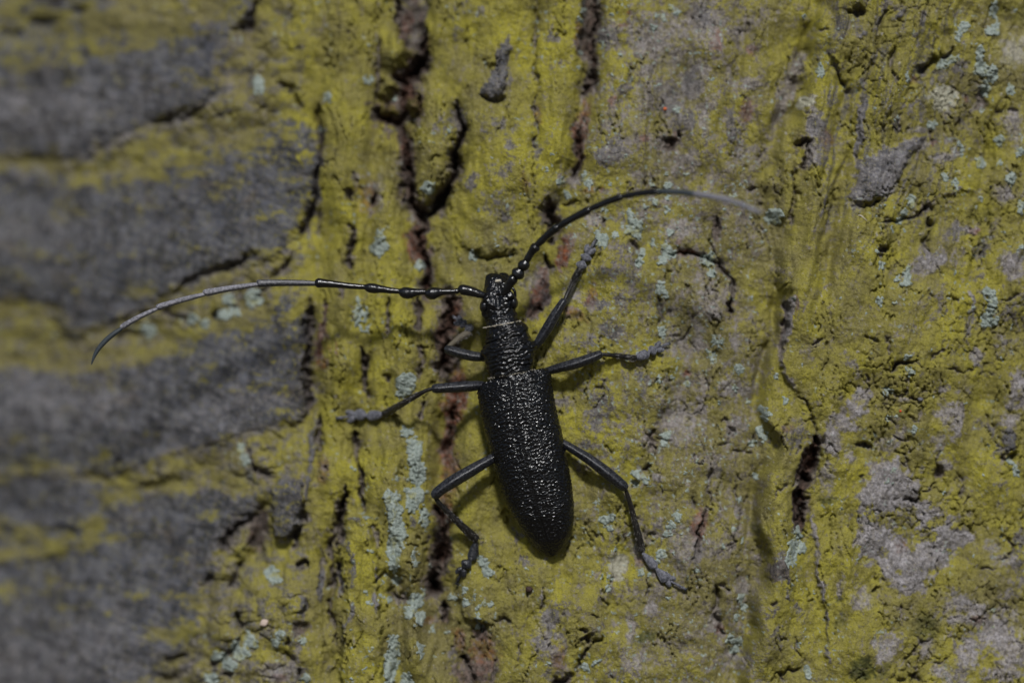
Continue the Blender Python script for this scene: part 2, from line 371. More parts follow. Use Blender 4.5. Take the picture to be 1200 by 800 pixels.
for q in [(840,60,30,20,4),(760,30,26,20,4),(830,150,26,30,3),(730,200,30,20,-4),(870,110,26,30,5),(720,120,18,18,4),(760,130,16,24,3)]: bump(*q)
# diagonal valley, then the right-hand ridge
vall = [(966,-40),(957,10),(948,48),(938,82),(926,114),(916,145),(905,175),(898,210),(902,250),(912,290),(915,340),(908,390),(898,430),(893,480),(896,520),(890,560),(885,610),(884,650),(881,700),(876,750),(870,800),(862,860),(856,920)]
sl_, d, s, t = line_sd(smooth_line(vall), 170, False)
vw = 13 * perlin(PX[sl_] / 60, PY[sl_] / 70, 19) + 6 * perlin(PX[sl_] / 24, PY[sl_] / 30, 20)
sd = d * s + vw; vs = 1 + 0 * sd
F[sl_] -= ((19 + 6 * perlin(PX[sl_] / 18, PY[sl_] / 26, 201)) * np.exp(-(sd / 10) ** 2) - 17 * np.tanh(sd / 11) * np.exp(-np.abs(sd) / 55)) * vs
crack([(946,52),(938,82),(926,114)], 8, 12, 0); crack([(882,188),(895,178),(903,170)], 2, 6)
patch('algbias',920,110,9,50,18,-.5)
crack([(944,160),(939,168),(934,178)], 6, 30, .5); bump(930,182,10,16,-10)
crack([(944,164),(944,185),(938,205)], 4, 16, .3); crack([(932,190),(930,215),(928,245),(927,270)], 3.5, 12)
step([(975,30),(972,60),(978,85),(990,104)], 6, 3, 22); crack([(977,70),(981,90),(990,104)], 4, 12)
crack([(990,108),(998,106)],2,7)
bump(1000,6,13,12,10); crack([(992,15),(1001,18),(1008,15),(1011,8)], 3.4, 20); crack([(1016,-8),(1015,4),(1011,14)], 2, 7)
for q in [([(1040,-10),(1036,12),(1031,28),(1024,42)], 3.4), ([(1058,5),(1054,20),(1046,28)], 2.5), ([(1018,90),(1014,115),(1008,140),(1005,160),(1002,188)], 4.4), ([(1000,44),(1006,40),(1014,40)],2.5), ([(1024,65),(1024,78)],2.6)]:
    ridge(q[0], 5, q[1], 'violet', 1)
crack([(1000,195),(1004,160),(1006,140),(1010,115)], 2.5, 7); crack([(1040,14),(1030,36)],2.2,8)
patch('pale',1006,150,3,34,8,.7); patch('pale',1013,100,3,12,8,.6)
ridge([(974,200),(968,228),(962,258)], 4, 2.2, 'violet', .8); crack([(980,225),(972,262),(968,282)], 1.6, 6)
crack([(957,40),(975,35)],2,4)
patch('violet',982,35,8,20,8,.8); patch('violet',975,62,5,20,0,.7); patch('violet',1078,35,3,26,12,.8); patch('violet',1072,40,5,5,0,.8); patch('violet',1060,10,10,18,30,.5)
patch('violet',975,110,10,14,0,.7); patch('violet',955,150,10,16,0,.9); patch('pale',955,150,10,18,0,.55,.5,1,5); patch('violet',963,175,10,24,0,.8); patch('red',968,165,8,12,0,.35); patch('pale',950,180,6,14,0,.6)
plateR = [(1003,196),(1012,186),(1030,178),(1060,165),(1085,158),(1075,172),(1060,190),(1058,205),(1048,214),(1036,226),(1022,232),(1018,240),(998,242),(996,230),(1001,214)]
polyraise(plateR, 4, 2.2, 3); polypatch('violet', plateR, .95, 4, 7, 6); polypatch('pale', plateR, .5, 5, 10, 6)
crack([(998,243),(1010,245),(1022,242),(1036,230)], 2.4, 9)
crack([(1070,81),(1080,80),(1090,74),(1100,70)], 4.2, 26, 0); crack([(1100,70),(1110,66),(1117,56)], 2.4, 10); step([(1068,82),(1096,74),(1118,55)], 5, 3, 16)
crack([(1044,52),(1047,66),(1045,80),(1048,90),(1050,100)], 1.8, 9); crack([(1092,150),(1091,170)], 1.8, 8,.4); crack([(1060,115),(1056,140),(1052,155)],1.6,5)
ridge([(1072,115),(1060,120),(1056,135)],4,5); patch('violet',1075,130,14,12,0,.6); patch('violet',1050,148,6,9,0,.7); patch('red',1092,170,2,3,0,.8)
patch('violet',1092,92,20,10,0,.8); patch('red',1070,92,8,4,0,.5); patch('violet',1125,80,10,10,0,.7); patch('violet',1120,140,12,14,0,.6); patch('violet',1110,162,10,5,0,.6); patch('violet',1134,116,7,12,0,.6)
patch('pale',1108,182,20,6,-15,.8); patch('pale',1075,170,14,6,-20,.7); patch('pale',1080,150,12,4,0,.5); patch('pale',1040,215,12,9,0,.5)
patch('cream',1107,116,14,14,0,.85,.3,.75,5); patch('cream',945,121,10,8,-20,.95,.3,.6,5); patch('cream',1190,60,16,16,0,.45,.7,1.0,7)
crack([(1100,105),(1110,125),(1118,120)],1.2,3); ridge([(1160,92),(1158,60),(1150,40)],5,7); bump(1158,20,9,40,7); bump(1180,30,22,26,-10)
crack([(1157,100),(1150,120),(1148,135)], 3.5, 12,.4); crack([(1182,130),(1195,134)],2,9); crack([(1165,135),(1175,132)],3,9,.4)
step([(1150,130),(1160,150),(1158,190)], -5, 4, 20); bump(1162,185,12,16,-12)
patch('pale',1190,150,14,22,0,.6,.5,.9,6); patch('red',1135,118,4,6,0,.4)
# right, middle
crack([(1030,262),(1045,259),(1064,255),(1078,250),(1090,243)], 2.4, 14); crack([(1078,251),(1086,246),(1092,241)], 5, 20,.3); crack([(1089,256),(1092,268)], 3.5, 16); crack([(1092,268),(1090,278),(1082,286),(1080,294)], 1.8, 9); crack([(1092,282),(1084,290),(1090,297)],1.6,8)
crack([(1031,294),(1038,291),(1036,296)], 3.6, 16, .3); crack([(1030,302),(1036,300)],1.5,6)
ridge([(1100,225),(1125,222),(1150,224)], 5, 4, 'violet', .8); patch('violet',1118,272,12,10,-30,.8); patch('pale',1135,268,10,5,10,.8); patch('red',1142,270,6,4,0,.7)
patch('violet',1152,290,8,16,20,.8); patch('violet',1107,298,6,10,0,.6); crack([(1156,290),(1152,308),(1145,318)], 1.8, 8)
patch('pale',1090,308,20,12,-10,.95,.4,.8,5); patch('violet',1088,300,14,8,0,.6); patch('pale',1174,228,10,13,0,.75); patch('pale',1185,312,14,16,-35,.85,.4,.7,5); patch('violet',1196,300,8,10,0,.7)
ridge([(1136,335),(1140,355),(1138,372)], 3, 3, 'pale', .8); patch('violet',1135,380,10,14,0,.7,.5,.9,6); patch('violet',1095,360,16,20,0,.4,.5,1,5); patch('violet',1185,370,20,20,0,.6,.5,1,5); patch('violet',1150,330,8,14,0,.6)
patch('moss',1150,250,12,10,0,.35); patch('moss',1190,15,20,14,0,.25)
crack([(1117,352),(1112,362)],1.5,6); crack([(1113,350),(1122,352)],1.5,6); crack([(1170,352),(1185,350),(1198,344)], 1.6, 6); crack([(1012,398),(1022,395),(1030,400)], 2, 8)
# left edge of the big right plate with its pale rim, and the split below it
step([(930,300),(925,345),(923,372),(920,398),(917,415),(918,436),(925,452),(936,464),(948,478)], 6, 2.6, 26)
ridge([(927,345),(924,362),(924,385),(921,400)], 4, 3.4, 'pale', .8, .1); ridge([(918,412),(918,434),(924,450),(934,462)], 3, 2.4, 'pale', .6)
crack([(921,350),(920,380),(918,398),(915,420)], 3.2, 13, .5); patch('violet',921,370,3.5,30,0,.7); patch('red',930,358,2,12,0,.5)
crack([(934,463),(946,474),(950,486),(957,500),(958,512)], 1.8, 9)
bump(932,505,14,16,5); patch('violet',932,512,12,16,20,.85,.5,.7,5); patch('red',922,502,5,6,0,.4); crack([(930,530),(940,524)],2,6)
crack([(959,508),(957,520),(953,532),(951,545),(948,556),(942,562)], 4.5, 26, 1, .08)
rotp = [(952,520),(957,536),(955,552),(949,566),(944,580),(942,600),(940,622),(928,620),(926,595),(932,572),(936,552),(944,530)]
sl_, sd = polysd(rotp, 14); F[sl_] -= 13 * sm(-2, 4, sd); M['rot'][sl_] = np.maximum(M['rot'][sl_], sm(-3, 2, sd)); patch('red',950,535,4,16,15,1)
crack([(948,556),(940,567)], 6, 26, 1); crack([(939,575),(938,592),(937,614)], 6, 30, 1, .1); step([(956,545),(946,572),(942,610)], 5, 2.5, 12)
crack([(903,586),(910,574),(922,562)], 1.8, 7); crack([(925,570),(935,562)],2,8)
# fine network of cracks
for q in [((1036,431),(1046,430),(1056,425),(1068,423),(1078,418),(1082,417)), ((1062,424),(1068,423)), ((1040,390),(1043,412),(1042,430)), ((1073,412),(1075,420),(1080,432)), ((1061,452),(1060,443),(1068,440)), ((1048,452),(1050,462),(1060,465),(1058,448)),
          ((1064,466),(1072,470),(1080,471)), ((1067,474),(1067,489),(1078,491),(1080,474)), ((1080,462),(1085,458)), ((1004,520),(1010,522),(1016,524),(1022,528)), ((1045,505),(1055,512),(1065,518),(1067,508)), ((1040,490),(1050,498)),
          ((1057,588),(1068,586),(1079,580)), ((1064,572),(1075,578)), ((1080,578),(1092,574),(1100,568)), ((1124,556),(1128,570),(1125,585),(1115,590),(1106,590)), ((1138,580),(1130,590),(1118,592)), ((1103,525),(1102,548)), ((1110,434),(1125,434),(1142,432)),
          ((1017,440),(1018,452),(1012,462)), ((1090,420),(1108,409)), ((1158,480),(1160,510)), ((1040,470),(1048,478),(1050,470)), ((1008,555),(1008,565)), ((963,398),(950,405)), ((1045,532),(1062,533)), ((1055,540),(1064,548),(1060,530))]:
    crack(list(q), 1.5, 7, 0, .15)
crack([(1043,432),(1052,427),(1066,423)], 2.4, 12); crack([(1004,519),(1014,523),(1022,528)], 2.4, 10); crack([(1104,546),(1104,564)], 4, 16, .4); crack([(1060,587),(1072,585),(1080,579)], 2.2, 11); crack([(1068,470),(1080,471)], 2.2, 9)
crack([(1174,530),(1182,536),(1194,533)], 4.5, 22); step([(1172,495),(1176,530)], 5, 3, 16); bump(1182,515,9,16,6); patch('grey',1181,515,7,15,0,.8)
ridge([(1158,500),(1168,515),(1172,535)], 4, 4, 'violet', .8); patch('violet',1166,540,6,14,0,.5); patch('violet',1174,575,6,14,0,.6)
# pale crusts
for q in [(1010,465,11,9,-35,.95),(1003,478,12,10,0,.9),(980,492,14,12,0,.95),(995,500,12,8,0,.8),(975,515,10,18,0,.8),(993,532,8,8,0,.7),(1040,520,14,10,0,.7),(1055,505,8,8,0,.6),(970,558,9,14,0,.6),(1112,485,12,12,20,.8),(1120,500,6,20,20,.8),(1105,455,5,6,0,.7),
          (1112,545,9,7,0,.8),(1125,480,8,9,0,.7),(1145,415,8,9,-20,.8),(1195,455,12,22,0,1),(1190,470,10,10,0,.8),(1103,485,8,6,0,.6),(1102,520,6,14,10,.5),(1060,470,6,4,0,.6),(1185,490,12,8,0,.6),(1025,550,8,10,0,.6)]:
    patch('pale', *q, .35, .7, 6)
for q in [(1080,545,5,10,0,.6),(1150,432,6,10,0,.7),(1130,455,14,6,0,.5),(985,415,40,10,40,.35),(1150,500,8,8,0,.6),(1185,400,18,8,0,.7)]: patch('violet', q[0],q[1],q[2],q[3],q[4],q[5],.5,.9,6)
crust = [(1035,545),(1050,540),(1068,560),(1070,580),(1090,590),(1100,605),(1138,622),(1140,632),(1122,650),(1108,662),(1090,668),(1086,690),(1068,694),(1052,688),(1036,676),(1030,664),(1014,658),(1006,650),(1004,620),(1006,590),(1010,568),(1020,560)]
polypatch('pale', crust, .85, 5, 20, 12); polypatch('violet', crust, .5, 6, 26, 9); patch('red',1055,640,8,8,0,.4)
for q in [(1060,612,15,17),(1082,626,17,9),(1035,648,5,6),(1040,606,12,9),(1095,612,10,6),(1068,640,7,6),(1020,600,5,12),(1112,645,6,4),(1052,670,5,4)]: patch('algbias', *q, 0, 1.0, .5, 1.0, 6)
for q in [(1040,752,15,12,.9),(1035,765,10,10,.7),(1105,790,12,9,.8),(1118,705,14,12,.5),(1130,725,22,8,.6),(1145,715,12,8,.8),(1135,765,12,22,.85),(1170,745,22,20,.9),(1185,765,20,22,.8),(1175,790,26,8,.9),(1128,790,10,12,.7),(1160,640,12,8,.5),(1180,655,16,8,.6),(1085,760,8,10,.5),(1010,700,12,14,.5),(985,690,4,14,.5),(1005,700,5,8,.6),(1180,720,14,10,.5)]:
    patch('pale', q[0], q[1], q[2], q[3], 0, q[4], .5, .9, 6)
ridge([(1138,724),(1150,716),(1160,712)], 6, 5); patch('red',1146,724,10,4,0,.5); patch('violet',1130,700,18,12,0,.6,.5,.9,6); patch('violet',1195,650,9,34,0,.8,.4,.6,7); patch('violet',1190,690,8,14,30,.6); patch('violet',1150,740,40,20,0,.35,.5,.9,6)
crack([(1184,628),(1186,640),(1182,652),(1170,656)], 2, 9); crack([(1150,666),(1166,668)],1.5,5); crack([(1150,690),(1160,680)],1.5,5)
patch('moss',1010,783,14,13,0,1,.3,.5,5); patch('moss',1085,735,14,16,20,.6,.5,.7,6); patch('moss',1035,786,8,8,0,.5); patch('moss',983,728,6,9,0,.5); patch('moss',983,700,4,4,0,.6); patch('moss',970,585,12,6,0,.6); patch('moss',755,748,12,6,-20,.8,.3); patch('moss',885,618,5,7,0,.5)
crack([(1095,745),(1070,762),(1062,772),(1060,780)], 1.8, 7); crack([(1069,788),(1074,798),(1080,800)], 3, 12); crack([(1062,795),(1054,800)],2,8); crack([(1098,778),(1108,776),(1112,770)],1.6,6)
crack([(1001,-2),(1000,10)],1,3); crack([(1005,600),(1003,640)],2,5); crack([(994,600),(997,628)],1.6,6); crack([(1022,690),(1028,694),(1031,688)], 2.2, 9); bump(1026,688,6,7,5); bump(1040,715,18,24,4); crack([(1056,702),(1058,735)],1.2,4)
for q in [(1030,730,1,12),(1048,735,10,2)]: pass
# lower right: pale lipped scar lines
step([(954,600),(955,625),(958,655),(961,690),(967,715),(972,745),(970,768),(973,790)], 4, 2.2, 18)
ridge([(954,598),(955,625),(958,655),(961,685)], 3, 2.4, 'pale', .75, .08); ridge([(961,680),(966,708),(971,735),(970,760),(972,775)], 2.5, 2.6, 'violet', .9, .08); patch('pale',961,685,2.5,14,-10,.8)
ridge([(919,668),(922,688),(926,700),(934,704)], 3, 2.8, 'violet', .9); step([(918,668),(924,698),(934,705)], 3, 2.5, 12)
patch('violet',912,662,10,16,0,.9,.4,.6,6); patch('rot',910,665,10,16,0,.35); patch('violet',936,714,4,9,0,.7); patch('violet',912,742,10,12,0,.7); patch('violet',903,718,10,4,-45,.6); patch('violet',968,790,5,7,-20,.8); patch('violet',925,735,4,5,0,.6)
crack([(915,802),(918,790),(926,784),(938,781)], 2, 11); crack([(930,740),(936,760),(942,775)], 1.6, 6); crack([(902,710),(910,700)],1.6,6); bump(920,760,24,22,4)
bump(915,630,16,46,8); bump(905,690,18,60,6)
# ---- centre right: dome, bulges, soft valleys
step([(700,262),(722,268),(740,282),(748,308),(760,330),(772,352),(774,390),(784,430),(784,470),(768,500),(766,540)], -9, 9, 34, .1)
bump(700,340,60,70,8); bump(720,460,52,60,6); bump(745,290,18,12,-4)
crack([(741,280),(748,292),(748,306),(750,312)], 3, 9); crack([(752,300),(756,304)],3.5,10)
crack([(784,302),(800,297),(810,301),(822,300),(834,306),(848,314),(855,326),(858,342),(856,358),(861,375)], 2.8, 13, .3, .08); patch('red',805,298,12,3,0,.8); step([(835,306),(856,328),(858,350),(862,380)], -6, 4, 22)
crack([(800,297),(810,301)], 4, 16, .6); crack([(856,350),(858,368)], 4, 14, .6)
crack([(773,345),(774,360),(774,385)], 2.6, 9); crack([(820,362),(812,372),(806,384),(798,398)],1.6,6); crack([(778,372),(788,366)],1.6,5); crack([(706,255),(706,268)],1.6,7)
bump(842,262,9,14,-8); patch('rot',841,268,6,12,0,.6); crack([(840,255),(843,274)],3.5,12,.5); crack([(880,225),(888,218)], 2.5,10)
crack([(640,297),(638,310),(642,317),(650,314)], 3.4, 20, .3); crack([(645,275),(650,285)],4,14,.5)
crack([(636,322),(632,345),(626,366),(617,372)], 5, 14, 1); patch('red',632,340,8,22,10,1,.4); patch('rot',622,366,10,6,0,.9); crack([(628,360),(634,366)],3.5,16,.9)
patch('red',660,300,8,18,12,.95,.35,.6,6); patch('red',668,285,6,12,0,.5); patch('red',693,345,6,16,0,.6); patch('red',673,368,14,6,20,.5); patch('red',797,281,5,4,0,.7); patch('red',690,225,6,5,0,.5); patch('red',707,222,4,4,0,.5)
for q in [(728,350,14,12,.6),(705,358,16,7,.9),(720,390,12,10,.8),(710,385,10,8,.8),(745,330,12,20,.35),(688,398,22,7,.7),(676,405,5,12,.7),(705,470,16,18,.8),(690,460,14,14,.5),(698,490,12,12,.8),(684,520,8,6,.9),(750,445,9,8,.9),(750,455,4,14,.8),(655,480,8,26,.5),(730,312,22,16,.4),(725,290,14,8,.5),(682,545,10,8,.5),(740,255,20,10,.3)]:
    patch('violet', q[0],q[1],q[2],q[3],0,q[4],.5,.9,5.5)
for q in [(672,350,10,14,.6),(795,270,20,12,.7),(830,350,16,20,.4),(822,345,4,6,.7),(840,370,10,6,.7),(790,400,12,16,.5),(818,390,8,20,.5),(862,400,8,14,.5),(800,490,20,22,.6),(820,475,8,8,.8),(855,455,12,12,.7),(862,500,9,10,.6),(795,515,8,8,.6),(770,560,7,5,.8),(758,515,4,8,.8),(875,455,8,8,.7),(695,255,10,10,.5),
          (652,232,10,8,.5),(670,210,16,10,.6),(635,345,6,12,.5),(620,325,16,10,.6),(835,555,14,10,.4),(832,560,4,10,.6),(835,640,16,12,.3),(770,615,6,5,.8),(800,640,14,24,.4),(868,603,7,4,.8),(762,712,8,8,.8),(740,735,5,14,.5),(750,775,14,10,.6),(860,775,16,12,.6),(835,730,8,10,.5),(860,620,5,5,.6),(872,690,8,14,.4),(745,640,5,5,.5)]:
    patch('pale', q[0],q[1],q[2],q[3],0,q[4]*.85,.55,1.0,5)
patch('cream',725,664,10,16,0,.7,.4,.6,5); patch('red',752,655,8,6,0,.35); patch('red',806,437,5,4,0,.9); patch('red',815,610,5,20,15,.6); patch('red',845,735,8,6,30,.5); bump(806,437,5,4,-6)
for q in [((828,436),(828,458)), ((851,488),(857,500),(860,512)), ((845,495),(852,490)), ((855,530),(866,530),(876,530),(885,533)), ((884,505),(880,520),(876,530)), ((831,552),(833,575),(836,595)), ((862,562),(863,582),(861,600)), ((812,530),(814,543),(826,542)), ((857,505),(850,518),(840,525)),
          ((705,420),(703,424)), ((697,452),(705,452),(707,445)), ((812,580),(813,595)), ((874,560),(862,556)), ((872,590),(880,582)), ((770,515),(783,514),(790,516)), ((743,590),(735,600)), ((690,436),(694,441)), ((690,622),(700,632)), ((724,628),(720,640)), ((760,625),(770,628))]:
    crack(list(q), 1.5, 6.5, 0, .15)
crack([(768,500),(764,512),(765,524),(772,528)], 4, 10,.3); crack([(752,550),(760,549),(764,543)], 4.5, 18); crack([(742,570),(748,567)],3,12); patch('violet',728,600,1,1)
crack([(760,678),(759,690),(756,700)], 2.5, 9); crack([(636,690),(640,702),(638,716)], 2.2, 10); ridge([(634,690),(637,703),(636,712)], 3, 2.2, 'pale', .7)
crack([(837,688),(839,700),(838,715)], 3.5, 16); crack([(838,715),(844,726),(843,735),(847,742),(856,745)], 2.2, 9, .3); crack([(866,600),(870,612),(866,626)],1.5,5)
step([(828,600),(822,612),(816,630),(813,660)], -6, 3, 20); crack([(830,592),(824,608),(817,622),(814,640),(813,658)], 2.4, 11, .5); patch('red',822,615,6,18,20,.6); patch('violet',815,640,6,22,0,.6)
bump(845,640,34,44,10); crack([(848,612),(854,625),(860,640)],1.6,6); crack([(850,640),(862,635)],1.5,5); crack([(842,655),(848,640)],1.3,4)
crack([(842,615),(850,622)],1.3,5); crack([(838,690),(850,690),(858,697)],1.8,8)
# bottom centre
bump(606,700,52,50,15); bump(690,742,34,28,8); bump(640,760,40,34,5); bump(700,700,60,30,4); bump(560,770,30,30,-10); bump(790,740,60,40,4); bump(740,790,40,20,4); bump(560,700,14,30,4)
step([(540,668),(540,700),(548,724),(562,736),(574,740)], 7, 4, 20); crack([(556,722),(561,733),(570,739),(577,735)], 4.5, 24); crack([(578,727),(590,726),(597,730)], 3.5, 12); patch('rot',565,745,10,6,0,.6)
crack([(645,799),(658,797),(668,795),(676,791)], 5, 30, .4); crack([(678,792),(679,778),(684,770),(688,762),(692,755)], 2.4, 12); crack([(684,744),(688,750),(689,757)], 4.5, 24); crack([(692,757),(702,750),(706,751)], 3.5, 14); crack([(680,735),(686,742)],2.6,10)
crack([(690,720),(700,725)],1.8,6); crack([(612,755),(610,770),(605,785)],2,7); crack([(700,628),(708,638)],1.5,5)
patch('pale',640,740,12,22,0,.55,.5,1,5); patch('violet',650,725,12,18,0,.7,.5,.9,5); patch('violet',630,755,14,12,0,.6,.5,.9,5); patch('violet',640,780,20,16,0,.5); patch('red',655,770,8,14,0,.4); patch('violet',606,625,16,8,0,.5); patch('violet',612,658,12,7,0,.6); patch('violet',575,640,8,8,0,.7)
patch('violet',720,790,12,8,0,.6); patch('violet',602,565,12,12,0,.6)
crack([(540,768),(546,773),(552,775)], 4, 18, .8); patch('rot',555,790,24,14,0,.8,.4,.7,8); patch('red',567,765,16,22,0,.6,.5,.8,7); patch('red',536,750,7,14,0,.6); patch('rot',575,790,12,14,0,.6); crack([(545,775),(552,788),(556,798)],4,14,.8); bump(560,785,8,10,5)
patch('red',500,728,10,5,0,.5); patch('violet',530,770,10,8,0,.6); bump(505,770,24,26,5); bump(560,745,16,10,-8)
for q in [(540,770,12,16,-6),(520,745,14,16,-5)]: bump(*q)
crack([(530,740),(528,760),(532,775)],1.8,6); crack([(582,770),(580,800)],1.8,6)

# ---- the broad upright ribs and furrows of the trunk
BW = 9 * perlin(PX / 70, PY / 90, 14)
def broad(pts, amp, wd, skew=0.0):
    sl_, d, s, t = line_sd(smooth_line(pts), wd * 3, False)
    d = np.maximum(0, d + BW[sl_] * s); env = np.clip(np.minimum(t, 1 - t) / .12 + .15, 0, 1)
    F[sl_] += amp * np.exp(-(d / wd) ** 2) * env + skew * s * np.tanh(d / wd) * np.exp(-d / (wd * 3)) * env
for q in [([(500,-60),(488,90),(478,160),(488,260),(505,345),(526,400),(530,480),(520,560),(514,640),(512,720),(530,800)], -17, 20),
          ([(690,-60),(692,60),(682,150),(670,215),(650,262),(636,330),(622,380)], -15, 14), ([(538,110),(536,180),(512,250)], -8, 12),
          ([(446,-60),(444,100),(440,200),(430,300),(424,420),(416,520),(424,600)], -8, 11), ([(376,100),(368,260),(362,400),(366,500),(376,600)], -9, 12),
          ([(408,-60),(406,120),(404,300),(396,480),(390,580)], 9, 16), ([(466,150),(462,300),(466,420),(456,560),(462,680)], 8, 15), ([(492,430),(496,520),(492,600)], 6, 12),
          ([(590,-60),(592,100),(596,200),(590,270)], 10, 34), ([(655,-60),(655,100),(648,200)], 9, 18), ([(630,-60),(628,80),(630,200)], -5, 8),
          ([(730,-60),(725,100),(712,220)], 8, 22), ([(778,-60),(784,100),(784,200),(770,260)], -9, 18), ([(835,-60),(838,80),(842,200),(850,280)], 9, 26), ([(880,-60),(872,80),(868,180)], -5, 14), ([(912,-60),(900,60),(886,160)], 7, 14),
          ([(952,100),(948,200),(944,300),(940,400)], 9, 14), ([(962,-60),(962,60)], 8, 14), ([(990,60),(985,160),(975,260),(968,360)], -8, 10), ([(1035,60),(1030,200),(1010,330),(990,460)], 9, 26),
          ([(1140,80),(1150,200),(1140,330),(1150,460),(1130,560)], -9, 16), ([(1190,60),(1185,200),(1190,380)], 8, 20), ([(1080,320),(1070,420),(1060,520)], 8, 36), ([(1150,600),(1110,700),(1090,800)], -7, 24),
          ([(905,470),(912,560),(915,640),(905,720),(895,800)], 11, 16), ([(878,480),(878,560),(882,640),(876,720),(864,800)], -5, 16), ([(948,640),(955,720),(950,800)], -6, 12), ([(990,620),(1000,720),(995,800)], 8, 22),
          ([(455,620),(462,700),(470,800)], -11, 11), ([(378,620),(386,700),(390,800)], -9, 12), ([(345,640),(340,720),(350,800)], 8, 18), ([(488,640),(490,720),(486,800)], 8, 14),
          ([(655,560),(650,620),(665,700)], -7, 16), ([(760,560),(745,640),(730,700),(705,740)], -8, 18), ([(800,590),(795,680),(790,760)], 8, 30), ([(832,420),(836,500),(830,560)], 9, 26), ([(800,390),(798,440),(792,500)], -8, 16),
          ([(600,600),(560,630),(548,660)], -6, 14),
          ([(1012,-60),(985,60),(958,180),(945,300)], 8, 9), ([(1050,-60),(1020,80),(985,220),(965,340)], -8, 8), ([(1092,-10),(1052,100),(1012,240),(985,380)], 8, 12), ([(1125,90),(1090,160),(1060,260),(1040,340)], -8, 10),
          ([(870,60),(846,140),(830,220)], -7, 8), ([(897,20),(872,100),(852,180)], 7, 8), ([(940,90),(915,180),(905,260)], -8, 8), ([(820,-40),(806,60),(800,140)], -6, 8), ([(760,60),(752,130),(746,200)], 6, 9),
          ([(1000,560),(984,650),(988,760)], -6, 8), ([(1090,400),(1100,480),(1090,560)], -6, 12), ([(1120,-60),(1105,40)], 8, 14), ([(1000,400),(975,480),(968,560)], 7, 14), ([(700,560),(720,600),(716,660)], 6, 12), ([(640,460),(660,520)], 5, 10)]:
    broad(*q)
# ---- overall coverings
FX = PX * 0.995 + PY * 0.10                                   # grain leans a little to the left going down
rightw = sm(880, 960, PX)
GXw = 9 * perlin(PX / 55, PY / 80, 15) + 4 * perlin(PX / 21, PY / 34, 16)
GXl = PX + PY * .05 + GXw; GXt = PX + PY * .26 + GXw
def gmix(fn): return fn(GXl) * (1 - rightw) + fn(GXt) * rightw     # on the right it leans more
leftm = M['grey']
grain = gmix(lambda G: 2.1 * perlin(G / 9, PY / 60, 21) * fade(9) + 1.3 * perlin(G / 4.6, PY / 30, 22) * fade(5)) + rightw * (3.2 * perlin(GXt / 10, PY / 80, 121) + 1.8 * perlin(GXt / 5, PY / 50, 122)) * (1 - sm(300, 420, PY))
SX = PX + 11 * perlin(PX / 48, PY / 70, 17) + 5 * perlin(PX / 20, PY / 30, 18)
stripe = 3.2 * perlin(SX / 14, PY / 120, 23) * sm(372, 392, PX) * (1 - sm(500, 545, PX)) + 1.5 * perlin(SX / 6.0, PY / 60, 24) * sm(372, 392, PX) * (1 - sm(490, 530, PX)) * fade(6)
lump = 8.5 * perlin(PX / 62, PY / 75, 25) + 5.0 * perlin(PX / 27, PY / 34, 26) * fade(27) + 1.7 * perlin(PX / 13, PY / 15, 27) * fade(13) + 1.1 * perlin(PX / 6.8, PY / 7.4, 28) * fade(7)
fine = .95 * perlin(PX / 3.6, PY / 3.9, 29) * fade(3.9)
gran = (0.45 - voro(PX / 4.0, PY / 4.0, 31)) * 1.1 * fade(4.0)
f1, f2 = voro(WX / 13, WY / 15, 33, True)
netm = (sm(0.25, 0.6, fbm(PX / 70, PY / 70, 2, 35) + 0.35 * sm(980, 1050, PX) * (1 - sm(600, 700, np.abs(PY - 150)))) * sm(700, 800, PX) + .25 * sm(520, 600, PX)) * inx
net = -4.4 * np.exp(-((f2 - f1) / 0.055) ** 2) * netm * fade(13)
far = 1 - inx
rid = np.abs(perlin(PX / 150 + .4 * perlin(PX / 90, PY / 200, 51), PY / 900, 52)); rid2 = np.abs(perlin(PX / 70, PY / 420, 53))
outer = (-70 * np.exp(-(rid / .12) ** 2) - 28 * np.exp(-(rid2 / .12) ** 2) + 22 * perlin(PX / 120, PY / 240, 54) + 8 * perlin(PX / 40, PY / 60, 55) * fade(40)) * far
fl = 1 - 0.45 * leftm
wave = (1.6 * perlin(PX / 60, PY / 22, 36) + 1.2 * perlin((PX + PY) / 26, (PY - .4 * PX) / 8, 37)) * leftm
ledz = (1 - leftm) * (1 - sm(345, 372, PX)) * inx
lc1, lc2 = voro(WX / 24, WY / 17, 183, True)
F += ledz * (4.5 * (.55 - lc1) - 4.5 * np.exp(-((lc2 - lc1) / .09) ** 2) * sm(-.1, .3, perlin(PX / 50, PY / 30, 184)))
fiss = perlin(SX / 13, PY / 75, 185) + .25 * perlin(PX / 5, PY / 11, 186)
F -= 7 * np.exp(-(fiss / .045) ** 2) * sm(.05, .35, perlin(PX / 34, PY / 60, 187) + .18 * sm(372, 400, PX) * (1 - sm(500, 560, PX))) * sm(355, 380, PX) * inx
H = base + F + (grain + stripe) * (1 - .85 * leftm) + lump * fl + fine * fl + gran * (1 - leftm) * (1 - .6 * M['pale']) + net + outer + wave

